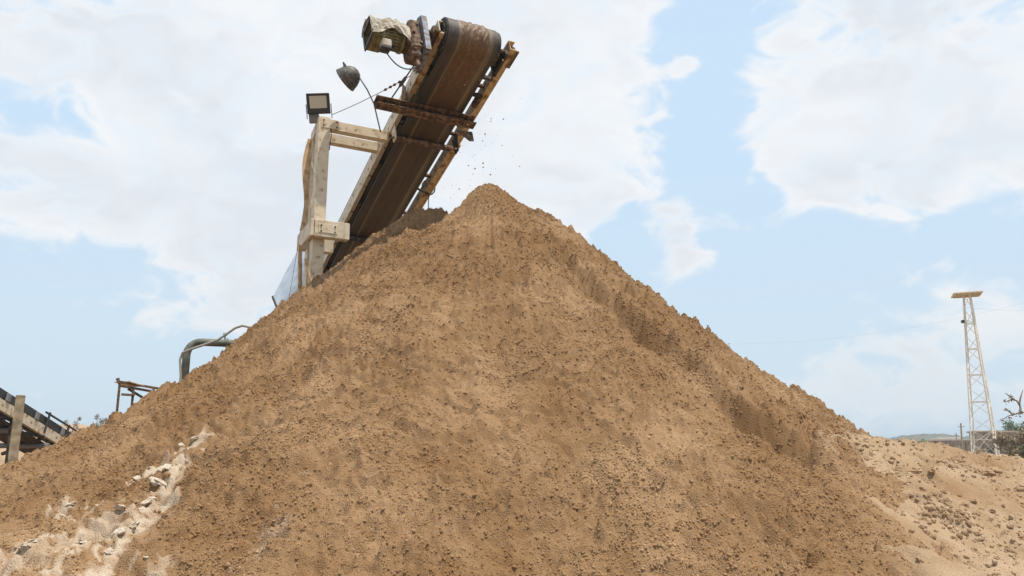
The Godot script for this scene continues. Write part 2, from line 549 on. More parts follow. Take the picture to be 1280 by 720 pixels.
func ground_color(x: float, z: float) -> Color:
	var a := ncol.get_noise_2d(x * 0.7 + 9, z * 0.7)
	var b := ncol.get_noise_2d(x * 5.0 + 80.0, z * 5.0)
	var col := Color(0.385, 0.28, 0.178)
	col = col.lerp(Color(0.29, 0.18, 0.10), clampf(-a * 1.2 - b * 0.5, 0, 1))
	col = col.lerp(Color(0.52, 0.40, 0.285), clampf(a * 1.2 + b * 0.5, 0, 1) * 0.8)
	return col

func grid_mesh(xs: PackedFloat32Array, zs: PackedFloat32Array, height: Callable, color: Callable) -> ArrayMesh:
	var nx := xs.size()
	var nz := zs.size()
	var v := PackedVector3Array()
	var n := PackedVector3Array()
	var c := PackedColorArray()
	var ix := PackedInt32Array()
	v.resize(nx * nz)
	n.resize(nx * nz)
	c.resize(nx * nz)
	for j in nz:
		for i in nx:
			v[j * nx + i] = Vector3(xs[i], height.call(xs[i], zs[j]), zs[j])
			c[j * nx + i] = color.call(xs[i], zs[j])
	for j in nz:
		var j0 := maxi(j - 1, 0) * nx
		var j1 := mini(j + 1, nz - 1) * nx
		for i in nx:
			var ex := v[j * nx + mini(i + 1, nx - 1)] - v[j * nx + maxi(i - 1, 0)]
			var ez := v[j1 + i] - v[j0 + i]
			n[j * nx + i] = ez.cross(ex).normalized()
	ix.resize((nx - 1) * (nz - 1) * 6)
	var k := 0
	for j in nz - 1:
		for i in nx - 1:
			var p := j * nx + i
			ix[k] = p
			ix[k + 1] = p + 1
			ix[k + 2] = p + nx + 1
			ix[k + 3] = p
			ix[k + 4] = p + nx + 1
			ix[k + 5] = p + nx
			k += 6
	var a := []
	a.resize(Mesh.ARRAY_MAX)
	a[Mesh.ARRAY_VERTEX] = v
	a[Mesh.ARRAY_NORMAL] = n
	a[Mesh.ARRAY_COLOR] = c
	a[Mesh.ARRAY_INDEX] = ix
	var m := ArrayMesh.new()
	m.add_surface_from_arrays(Mesh.PRIMITIVE_TRIANGLES, a)
	return m

# lines of a grid: [from, to, step] one after the other
func steps(spans: Array) -> PackedFloat32Array:
	var out := PackedFloat32Array()
	for s in spans:
		var count := maxi(1, int(round(absf(s[1] - s[0]) / s[2])))
		for k in count:
			out.append(lerpf(s[0], s[1], k / float(count)))
	out.append(spans[-1][1])
	return out

# a lump: a sphere of few faces pushed in and out
func lump_mesh(seed_: int, rings := 5, sides := 8, rough := 0.35, flat := 0.75) -> ArrayMesh:
	var f := noise(0.9, 2, seed_)
	var pts: Array = []
	for j in rings + 1:
		var row: Array = []
		for i in sides:
			var el := PI * (j / float(rings) - 0.5)
			var az := TAU * i / sides
			var d := Vector3(cos(el) * cos(az), sin(el), cos(el) * sin(az))
			row.append(Vector3(d.x, d.y * flat, d.z) * (1.0 + rough * f.get_noise_3dv(d * 1.4 + Vector3(seed_, 0, 0))) * 0.5)
		pts.append(row)
	var kit := Kit.new()
	for j in rings:
		for i in sides:
			var a: Vector3 = pts[j][i]
			var b: Vector3 = pts[j][(i + 1) % sides]
			var e: Vector3 = pts[j + 1][(i + 1) % sides]
			var g: Vector3 = pts[j + 1][i]
			kit.quad(a, b, e, g, a + b + e + g)
	return kit.mesh()

# ================================================================ the scene
func _ready() -> void:
	# camera
	var cam := Camera3D.new()
	cam.name = "camera"
	add_child(cam)
	cam.position = EYE
	cam.rotation_degrees = Vector3(PITCH, 0, 0)
	cam.fov = rad_to_deg(2.0 * atan(360.0 / FOCAL))
	cam.near = 0.05
	cam.far = 6000.0
	cam.current = true
	# sky and exposure
	var we := WorldEnvironment.new()
	we.name = "environment"
	var env := Environment.new()
	env.background_mode = Environment.BG_SKY
	var sky := Sky.new()
	var pano := PanoramaSkyMaterial.new()
	pano.panorama = ImageTexture.create_from_image(sky_image())
	sky.sky_material = pano
	env.sky = sky
	env.tonemap_mode = Environment.TONE_MAPPER_LINEAR
	env.tonemap_exposure = 1.0
	# dusty air
	env.fog_enabled = true
	env.fog_light_color = Color(0.80, 0.88, 0.96)
	env.fog_density = 0.0006
	env.sdfgi_enabled = true
	env.ssao_enabled = true
	env.ssil_enabled = true
	we.environment = env
	add_child(we)
	# sun: high, behind the camera and to its right
	var sun := DirectionalLight3D.new()
	sun.name = "sun"
	sun.light_energy = 1.6
	sun.light_color = Color(1.0, 0.955, 0.89)
	sun.light_angular_distance = 0.6
	sun.shadow_enabled = true
	add_child(sun)
	sun.rotation_degrees = Vector3(-73, 48, 0)

	make_materials()
	gully = trace_line([[690, 310], [752, 366], [822, 424], [868, 462], [922, 504], [978, 540], [1044, 588], [1100, 640]])
	gully = gully.map(func(p): return Vector2(Vector2(p.x - APEX.x, p.y - APEX.z).length(), atan2(p.x - APEX.x, p.y - APEX.z)))
	build_setting()
	build_conveyor()
	build_trestle()
	build_left_side()
	build_right_side()
	build_small()

func build_setting() -> void:
	for l in [[[[228, 566], [212, 590], [200, 612], [178, 648], [150, 680], [118, 722]], 0.085, 0.95], [[[205, 572], [175, 582], [160, 590]], 0.05, 0.9], [[[262, 540], [245, 549], [225, 556]], 0.045, 0.9], [[[150, 642], [120, 672], [60, 700], [10, 722]], 0.24, 0.6], [[[190, 645], [140, 668], [95, 700], [60, 730]], 0.07, 0.8], [[[135, 612], [110, 630], [92, 640]], 0.04, 0.8], [[[85, 622], [78, 640]], 0.05, 0.8], [[[100, 660], [45, 690], [20, 700]], 0.06, 0.8], [[[205, 705], [190, 725]], 0.06, 0.6], [[[350, 672], [330, 684]], 0.08, 0.35]]:
		var line := trace_line(l[0])
		var lo := 1e9
		var hi := -1e9
		for p in line:
			lo = minf(lo, p.x)
			hi = maxf(hi, p.x)
		pale_lines.append([line, l[1], l[2], lo - 0.4, hi + 0.4])
	# ground: one sheet out to the horizon
	var gx := steps([[-3000, -600, 300], [-600, -80, 60], [-80, -16, 4], [-16, 2.5, 0.5], [2.5, 9.5, 0.035], [9.5, 14, 0.07], [14, 26, 0.4], [26, 80, 3], [80, 600, 60], [600, 3000, 300]])
	var gz := steps([[-4000, -600, 300], [-600, -100, 40], [-100, -40, 2.5], [-40, -20, 0.25], [-20, -11, 0.06], [-11, -4.5, 0.03], [-4.5, 0, 0.2], [0, 20, 2], [20, 200, 30], [200, 2000, 300]])
	var ground := mesh_part("ground", grid_mesh(gx, gz, ground_height, ground_color), M.sand, self)
	structure(ground, "pale trampled sandy ground around the heap", "ground")
	# the heap
	var px := steps([[-11.5, -8.2, 0.12], [-8.2, -4.5, 0.026], [-4.5, 5.0, 0.018], [5.0, 7.2, 0.024], [7.2, 8.5, 0.08]])
	var pz := steps([[-21, -13.4, 0.12], [-13.4, -11.0, 0.035], [-11.0, -7, 0.02], [-7, -3.9, 0.015], [-3.9, -2.0, 0.08]])
	var heap := mesh_part("sand_heap", grid_mesh(px, pz, pile_height, pile_color), M.sand, self)
	tag(heap, "huge conical heap of brown sand under the conveyor head", "sand heap")

const HEAD := Vector3(-1.085, 7.656, -10.704)
const HEADING := 0.497
const INCLINE := 0.364

# the conveyor's own axes: x across (to the right), y square to the belt, z up along the belt to the head
func conveyor_frame() -> Transform3D:
	var d := Vector3(-sin(HEADING) * cos(INCLINE), -sin(INCLINE), -cos(HEADING) * cos(INCLINE))
	var w := Vector3(cos(HEADING), 0, -sin(HEADING))
	return Transform3D(Basis(w, w.cross(d), -d), HEAD)

func channel(width: float, height: float, thick: float, flip := 1.0) -> PackedVector2Array:
	# a C section standing on its lower flange, web at x = 0
	var p := PackedVector2Array([Vector2(0, 0), Vector2(width, 0), Vector2(width, thick), Vector2(thick, thick), Vector2(thick, height - thick), Vector2(width, height - thick), Vector2(width, height), Vector2(0, height)])
	for k in p.size():
		p[k].x *= flip
	return p

func belt_mesh(x0: float, width: float, radius: float, axis_y: float, length: float, trough: float, mud: float) -> ArrayMesh:
	var f := noise(3.0, 4, 91)
	var g := noise(14.0, 3, 92)
	var path: Array = []       # [z, y, outward normal]
	var t := length
	while t > 0.125:
		path.append([-t, axis_y - radius, Vector2(0, -1)])
		t -= 0.05 if t < 7.0 else 0.25
	for k in 29:
		var an := -PI / 2 + PI * k / 28.0
		path.append([-0.12 + cos(an) * radius, axis_y + sin(an) * radius, Vector2(cos(an), sin(an))])
	t = 0.17
	while t < length:
		path.append([-t, axis_y + radius, Vector2(0, 1)])
		t += 0.05 if t < 3.0 else 0.25
	var nx := 37
	var pts: Array = []
	var cols: Array = []
	for p in path:
		var row: Array = []
		var inner: Array = []
		var rc: Array = []
		for k in nx:
			var u := k / float(nx - 1)
			var x := x0 + u * width
			var y: float = p[1]
			var out: Vector2 = p[2]
			var along: float = p[0] + p[1] * 1.3
			if out.y > 0.5:
				var bend := smoothstep(0.0, 1.0, -p[0] - 0.15)
				y += trough * bend * maxf(0.0, absf(u - 0.5) - 0.19) * width - 0.07 * bend
			var m := smoothstep(0.235, 0.27, u + f.get_noise_2d(along, 3.0) * 0.02) * smoothstep(0.80, 0.77, u + f.get_noise_2d(along, 9.0) * 0.02)
			var lum := f.get_noise_2d(x * 4.5, along * (0.22 if p[2].y < -0.9 else 1.2))
			var fine := g.get_noise_2d(x * 2.0, along)
			var caked := m * mud * smoothstep(2.0, 0.2, -p[0])
			var off: float = caked * (0.008 + maxf(lum, 0.0) * 0.03 + maxf(fine, 0.0) * 0.028)
			row.append(Vector3(x, y + out.y * off, p[0] + out.x * off))
			inner.append(Vector3(x, y - out.y * 0.014, p[0] - out.x * 0.014))
			var col := Color(0.034, 0.031, 0.028).lerp(Color(0.075, 0.06, 0.042), clampf(lum + 0.35, 0, 1))
			col = col.lerp(Color(0.17, 0.14, 0.09), smoothstep(0.02, 0.012, absf(u - 0.235)))
			col = col.lerp(Color(0.09, 0.056, 0.03).lerp(Color(0.046, 0.034, 0.024), clampf(0.5 + lum * 0.9 + fine * 0.4, 0, 1)), m)
			col = col.lerp(Color(0.17, 0.13, 0.07).lerp(Color(0.09, 0.068, 0.042), clampf(0.35 + lum * 1.5, 0, 1)), smoothstep(0.80, 0.84, u) * smoothstep(0.93, 0.88, u))
			col = col.lerp(Color(0.34, 0.30, 0.24), smoothstep(0.016, 0.01, absf(u - 0.82)) * 0.6)
			col = col.lerp(Color(0.19, 0.10, 0.042), clampf(caked * (0.45 + fine * 0.9 + lum * 0.5), 0, 1))
			rc.append(col)
		pts.append([row, inner])
		cols.append(rc)
	var v := PackedVector3Array()
	var n := PackedVector3Array()
	var c := PackedColorArray()
	var ix := PackedInt32Array()
	var rows := path.size()
	for side in 2:
		var start := v.size()
		for j in rows:
			for k in nx:
				v.append(pts[j][side][k])
				c.append(cols[j][k])
				var ex: Vector3 = pts[j][side][mini(k + 1, nx - 1)] - pts[j][side][maxi(k - 1, 0)]
				var ez: Vector3 = pts[mini(j + 1, rows - 1)][side][k] - pts[maxi(j - 1, 0)][side][k]
				var nn := ez.cross(ex).normalized()
				var want := Vector3(0, path[j][2].y, path[j][2].x) * (1.0 if side == 0 else -1.0)
				n.append(nn if nn.dot(want) > 0 else -nn)
		for j in rows - 1:
			for k in nx - 1:
				var a := start + j * nx + k
				if side == 0:
					ix.append_array([a, a + nx + 1, a + 1, a, a + nx, a + nx + 1])
				else:
					ix.append_array([a, a + 1, a + nx + 1, a, a + nx + 1, a + nx])
	var kit := Kit.new()
	kit.v = v
	kit.n = n
	kit.c = c
	kit.i = ix
	kit.tint = Color(0.09, 0.08, 0.065)
	for e in [0, nx - 1]:
		var o := Vector3(-1 if e == 0 else 1, 0, 0)
		for j in rows - 1:
			kit.quad(pts[j][0][e], pts[j + 1][0][e], pts[j + 1][1][e], pts[j][1][e], o)
	return kit.mesh()

func bolts(parent: Node, at: Array, axis: Vector3, r: float, m: Material) -> void:
	for p in at:
		var k := Kit.new()
		k.tube([p, p + axis * r * 1.2], r, 6)
		part("bolt", k, m, parent)

func build_conveyor() -> void:
	var fr := conveyor_frame()
	var o := thing("conveyor", "tall inclined cream belt conveyor with muddy belt over the sand heap", "conveyor", fr)
	var I := Transform3D()
	var k := Kit.new()
	# stringers
	k.extrude(channel(0.075, 0.26, 0.012), I, -20.3, 0.03)
	var left := part("side_rail", k, M.cream, o)
	left.set_meta("label", "cream channel rail with flaking rusty lower flange")
	k = Kit.new()
	k.extrude(channel(0.115, 0.2, 0.012), I.translated(Vector3(1.18, 0, 0)), -20.3, 0.06)
	part("side_rail", k, M.cream_rusty, o)
	# rusty flange plate under the left rail near the head
	k = Kit.new()
	k.box(I.translated(Vector3(0.05, -0.012, -0.62)), Vector3(0.095, 0.014, 1.3), 0.003)
	part("flange_plate", k, M.cream_rusty, o)
	# gusset plate on the outside, with its bolts
	k = Kit.new()
	k.extrude(PackedVector2Array([Vector2(-0.55, -0.02), Vector2(-1.25, -0.02), Vector2(-1.15, 0.24), Vector2(-0.62, 0.33)]), Transform3D(Basis(Vector3(0, 0, 1), Vector3(0, 1, 0), Vector3(-1, 0, 0)), Vector3(-0.004, 0, 0)), 0.0, 0.012)
	var gus := part("gusset_plate", k, M.cream, o)
	bolts(gus, [Vector3(-0.016, 0.05, -0.65), Vector3(-0.016, 0.16, -0.68), Vector3(-0.016, 0.24, -0.72), Vector3(-0.016, 0.05, -0.9), Vector3(-0.016, 0.16, -0.95), Vector3(-0.016, 0.05, -1.15)], Vector3(-1, 0, 0), 0.013, M.rust)
	# belt, drum, shaft
	mesh_part("belt", belt_mesh(0.10, 0.83, 0.28, 0.11, 19.8, 0.55, 1.0), M.belt, o)
	k = Kit.new()
	k.lathe([Vector2(0.0, 0.07), Vector2(0.2, 0.07), Vector2(0.2, 0.085), Vector2(0.264, 0.085), Vector2(0.264, 0.99), Vector2(0.2, 0.99), Vector2(0.2, 0.97), Vector2(0.0, 0.97)], Transform3D(Basis(Vector3(0, 1, 0), Vector3(1, 0, 0), Vector3(0, 0, -1)), Vector3(0, 0.11, -0.12)), 32)
	part("head_drum", k, M.dark, o)
	k = Kit.new()
	k.tube([Vector3(-0.16, 0.11, -0.12), Vector3(1.36, 0.11, -0.12)], 0.045, 14)
	part("drum_shaft", k, M.rust, o)
	for x in [-0.03, 1.30]:
		k = Kit.new()
		k.box(I.translated(Vector3(x, 0.11, -0.14)), Vector3(0.09, 0.17, 0.24), 0.03)
		k.box(I.translated(Vector3(x, 0.015, -0.14)), Vector3(0.1, 0.03, 0.36), 0.006)
		part("bearing_block", k, M.rust, o)
	# take-up frame and tie bars in the gap on the right
	k = Kit.new()
	k.box(I.translated(Vector3(1.13, 0.08, -0.30)), Vector3(0.10, 0.16, 0.30), 0.01)
	k.box(I.translated(Vector3(1.14, -0.02, -0.25)), Vector3(0.06, 0.10, 0.5), 0.01)
	part("take_up_block", k, M.dark, o)
	for t in [0.62, 1.02]:
		k = Kit.new()
		k.bar(Vector3(0.55, 0.02, -t), Vector3(1.185, 0.02, -t), 0.05, 0.07)
		part("tie_bar", k, M.dark if t < 1.5 else M.rust, o)
	k = Kit.new()
	k.box(I.translated(Vector3(1.14, 0.0, -1.15)), Vector3(0.09, 0.12, 0.22), 0.03)
	part("take_up_bracket", k, M.rust, o)
	# cross beam under the belt: a rusty channel whose ends stick out
	k = Kit.new()
	k.extrude(channel(0.16, 0.15, 0.012, -1.0), Transform3D(Basis(Vector3(0, 0, -1), Vector3(0, 1, 0), Vector3(1, 0, 0)), Vector3(0.36, -0.37, -1.42)), -0.93, 0.78)
	var beam := part("cross_beam", k, M.rust, o)
	for x in [0.03, 0.96]:
		k = Kit.new()
		k.extrude(PackedVector2Array([Vector2(-0.09, -0.3), Vector2(0.09, -0.3), Vector2(0.07, 0.13), Vector2(-0.07, 0.13)]), Transform3D(Basis(Vector3(0, 0, 1), Vector3(0, 1, 0), Vector3(-1, 0, 0)), Vector3(x - 0.05, 0, -1.42)), 0.0, 0.014)
		part("hanger_plate", k, M.rust, beam)
	k = Kit.new()
	k.extrude(PackedVector2Array([Vector2(0.86, -0.4), Vector2(1.16, -0.36), Vector2(1.16, -0.56), Vector2(1.08, -0.58)]), I.translated(Vector3(0, 0, -1.5)), 0.0, 0.014)
	part("end_gusset", k, M.rust, beam)
	k = Kit.new()
	k.bar(Vector3(-0.11, -0.2, -1.36), Vector3(-0.06, 0.16, -1.3), 0.10, 0.016)
	part("stub_plate", k, M.rust, beam)
	bolts(beam, [Vector3(0.2, -0.26, -1.36), Vector3(0.3, -0.30, -1.36), Vector3(0.62, -0.26, -1.36), Vector3(0.72, -0.3, -1.36)], Vector3(0, 0, 1), 0.016, M.dark)
	# return rollers hung from brackets
	for t in [2.12, 5.1, 8.1, 11.1, 14.1, 17.1]:
		k = Kit.new()
		k.tube([Vector3(0.06, -0.225, -t), Vector3(1.05, -0.225, -t)], 0.052, 14)
		var rol := part("return_roller", k, M.rust if t < 3 else M.dark, o)
		k = Kit.new()
		k.tube([Vector3(-0.02, -0.225, -t), Vector3(1.2, -0.225, -t)], 0.02, 8)
		part("axle", k, M.rust, rol)
		for x in [0.0, 1.14]:
			k = Kit.new()
			k.extrude(PackedVector2Array([Vector2(-0.10, 0.06), Vector2(0.10, 0.06), Vector2(0.06, -0.28), Vector2(-0.06, -0.28)]), Transform3D(Basis(Vector3(0, 0, 1), Vector3(0, 1, 0), Vector3(-1, 0, 0)), Vector3(x + 0.034, 0, -t)), 0.0, 0.016)
			part("roller_bracket", k, M.cream if x < 0.5 else M.dark, rol)
	# troughing idlers under the loaded strand
	for q in 16:
		var t := 0.9 + q * 1.2
		k = Kit.new()
		k.tube([Vector3(0.38, 0.21, -t), Vector3(0.71, 0.21, -t)], 0.05, 10)
		k.tube([Vector3(0.37, 0.21, -t), Vector3(0.11, 0.345, -t)], 0.05, 10)
		k.tube([Vector3(0.72, 0.21, -t), Vector3(0.93, 0.325, -t)], 0.05, 10)
		var idl := part("idler", k, M.dark, o)
		k = Kit.new()
		k.bar(Vector3(0.02, 0.125, -t), Vector3(1.185, 0.125, -t), 0.06, 0.05)
		for x in [0.06, 0.38, 0.71, 0.97]:
			k.bar(Vector3(x, 0.12, -t), Vector3(x, 0.32 if absf(x - 0.55) > 0.3 else 0.2, -t), 0.05, 0.012, Vector3.BACK)
		part("idler_frame", k, M.rust, idl)
	# skirt boards along the loaded strand
	for x in [0.09, 0.95]:
		k = Kit.new()
		k.bar(Vector3(x, 0.40, -2.3), Vector3(x, 0.40, -19.5), 0.02, 0.13)
		part("skirt_board", k, M.dark, o)
	# clamp with a short hanging wire on the right rail
	k = Kit.new()
	var ring: Array = []
	for q in 13:
		var an := TAU * q / 12.0
		ring.append(Vector3(1.24 + cos(an) * 0.13, 0.06 + sin(an) * 0.15, -3.55 + sin(an) * 0.03))
	k.tube(ring, 0.014, 6, false)
	k.tube([Vector3(0.98, -0.06, -3.5), Vector3(1.12, -0.08, -3.53), Vector3(1.22, -0.09, -3.55)], 0.022, 6)
	part("pipe_clamp", k, M.dark, o)
	# conduit along the right rail
	k = Kit.new()
	k.tube([Vector3(1.30, 0.0, -2.2), Vector3(1.31, 0.02, -3.5), Vector3(1.29, -0.02, -5.0), Vector3(1.30, 0.0, -12.0)], 0.028, 8)
	part("conduit", k, M.cream_rusty, o)
	# drive: gearbox and motor on the left of the head
	k = Kit.new()
	k.box(I.translated(Vector3(-0.23, 0.02, -0.12)), Vector3(0.19, 0.62, 0.40), 0.05)
	k.box(I.translated(Vector3(-0.24, -0.33, -0.08)), Vector3(0.15, 0.16, 0.24), 0.03)
	k.box(I.translated(Vector3(-0.22, -0.46, -0.06)), Vector3(0.06, 0.20, 0.09), 0.01)
	k.lathe([Vector2(0, 0.0), Vector2(0.17, 0.0), Vector2(0.17, 0.06), Vector2(0.12, 0.09), Vector2(0.12, 0.14), Vector2(0, 0.14)], Transform3D(Basis(Vector3(0, 1, 0), Vector3(-1, 0, 0), Vector3(0, 0, 1)), Vector3(-0.31, -0.04, -0.10)), 20)
	var gear := part("gearbox", k, M.rust, o)
	k = Kit.new()
	k.extrude(PackedVector2Array([Vector2(-0.22, -0.38), Vector2(0.24, -0.34), Vector2(0.25, 0.36), Vector2(0.12, 0.44), Vector2(-0.18, 0.40)]), Transform3D(Basis(Vector3(0, 0, 1), Vector3(0, 1, 0), Vector3(-1, 0, 0)), Vector3(-0.055, 0.0, -0.10)), 0.0, 0.085)
	part("cover_plate", k, M.blue, gear)
	bolts(gear, [Vector3(-0.2, 0.2, 0.08), Vector3(-0.27, 0.02, 0.08), Vector3(-0.18, -0.18, 0.08), Vector3(-0.27, -0.3, 0.04)], Vector3(0, 0, 1), 0.022, M.rust)
	var along := Transform3D(Basis(Vector3(0, 1, 0), Vector3(-1, 0, 0), Vector3(0, 0, 1)), Vector3(-0.42, -0.04, -0.10))
	k = Kit.new()
	k.lathe([Vector2(0.0, -0.02), Vector2(0.19, -0.02), Vector2(0.19, 0.03), Vector2(0.15, 0.04), Vector2(0.15, 0.42), Vector2(0.165, 0.43), Vector2(0.165, 0.45)], along, 24)
	for q in 24:
		var an := TAU * q / 24.0
		var dir := Vector3(0, cos(an), sin(an))
		k.bar(Vector3(-0.47, -0.04, -0.10) + dir * 0.158, Vector3(-0.83, -0.04, -0.10) + dir * 0.158, 0.012, 0.03, dir, 0.003)
	var motor := part("motor", k, M.olive, o)
	# square fan shroud, open at the end
	k = Kit.new()
	var shroud := [[Vector3(-0.96, 0.115, -0.10), Vector3(0.26, 0.022, 0.34)], [Vector3(-0.96, -0.205, -0.10), Vector3(0.26, 0.022, 0.34)], [Vector3(-0.96, -0.045, 0.07), Vector3(0.26, 0.298, 0.022)], [Vector3(-0.96, -0.045, -0.27), Vector3(0.26, 0.298, 0.022)]]
	for b in shroud:
		k.box(I.translated(b[0]), b[1], 0.006)
	part("fan_shroud", k, M.olive, motor)
	k = Kit.new()
	for b in [[Vector3(-1.097, 0.117, -0.10), Vector3(0.03, 0.05, 0.38)], [Vector3(-1.097, -0.207, -0.10), Vector3(0.03, 0.05, 0.38)], [Vector3(-1.097, -0.045, 0.075), Vector3(0.03, 0.272, 0.05)], [Vector3(-1.097, -0.045, -0.275), Vector3(0.03, 0.272, 0.05)]]:
		k.box(I.translated(b[0]), b[1], 0.008)
	k.box(I.translated(Vector3(-0.86, -0.045, -0.1)), Vector3(0.02, 0.28, 0.3), 0.004)
	part("shroud_rim", k, M.black, motor)
	# terminal box slung below
	k = Kit.new()
	k.box(Transform3D(Basis(Vector3(1, 0, 0), 0.3), Vector3(-0.80, -0.29, -0.02)), Vector3(0.19, 0.13, 0.15), 0.02)
	part("terminal_box", k, M.hood, motor)
	k = Kit.new()
	k.box(Transform3D(Basis(Vector3(1, 0, 0), 0.3), Vector3(-0.82, -0.375, -0.04)), Vector3(0.21, 0.035, 0.17), 0.01)
	k.tube([Vector3(-0.62, -0.22, -0.06), Vector3(-0.68, -0.27, -0.04)], 0.045, 10)
	part("terminal_lid", k, M.black, motor)
	# rain cover: a bent sheet laid over the motor
	k = Kit.new()
	var sheet: Array = []
	var f := noise(2.6, 2, 44)
	for a in 17:
		var row: Array = []
		for b in 17:
			var u := a / 16.0
			var w := b / 16.0
			var an := lerpf(-1.15, 2.05, w)
			var rr := 0.255 + 0.05 * f.get_noise_2d(u * 1.6, w * 1.6) - 0.03 * (1 - u)
			var fall := 0.09 * sin(u * 7.0 + 0.6) * smoothstep(0.45, 1.0, w)
			row.append(Vector3(lerpf(-1.13, -0.34, u), -0.04 + cos(an) * rr - fall + 0.02 * (1 - u), -0.10 + sin(an) * rr))
		sheet.append(row)
	for a in 16:
		for b in 16:
			var mid: Vector3 = sheet[a][b] - Vector3(sheet[a][b].x, -0.04, -0.10)
			k.quad(sheet[a][b], sheet[a + 1][b], sheet[a + 1][b + 1], sheet[a][b + 1], mid)
			var e := mid.normalized() * 0.006
			k.quad(sheet[a][b] - e, sheet[a + 1][b] - e, sheet[a + 1][b + 1] - e, sheet[a][b + 1] - e, -mid)
	part("rain_cover", k, M.hood, motor)
	gear.position = Vector3(-0.09, 0, -0.19)
	motor.position = Vector3(-0.20, 0, -0.19)
	motor.scale = Vector3(0.74, 1, 1)
	# motor lead that hangs in a loop
	k = Kit.new()
	k.tube(sag(Vector3(-0.81, -0.38, -0.23), Vector3(-0.33, -0.56, -0.24), 0.14, 12, fr.basis.inverse() * Vector3.DOWN), 0.011, 6)
	part("motor_lead", k, M.cable, o)
	# legs of the far end, hidden behind the heap
	for t in [9.0, 14.0]:
		for x in [0.1, 1.15]:
			var top := Vector3(x, -0.02, -t)
			var foot := fr.affine_inverse() * Vector3((fr * top).x, -0.05, (fr * top).z)
			k = Kit.new()
			k.bar(foot, top, 0.14, 0.14)
			part("leg", k, M.cream, o)

func sag(a: Vector3, b: Vector3, drop: float, count := 14, down := Vector3.DOWN) -> Array:
	var out: Array = []
	for k in count + 1:
		var u := k / float(count)
		out.append(a.lerp(b, u) + down * drop * 4.0 * u * (1 - u))
	return out

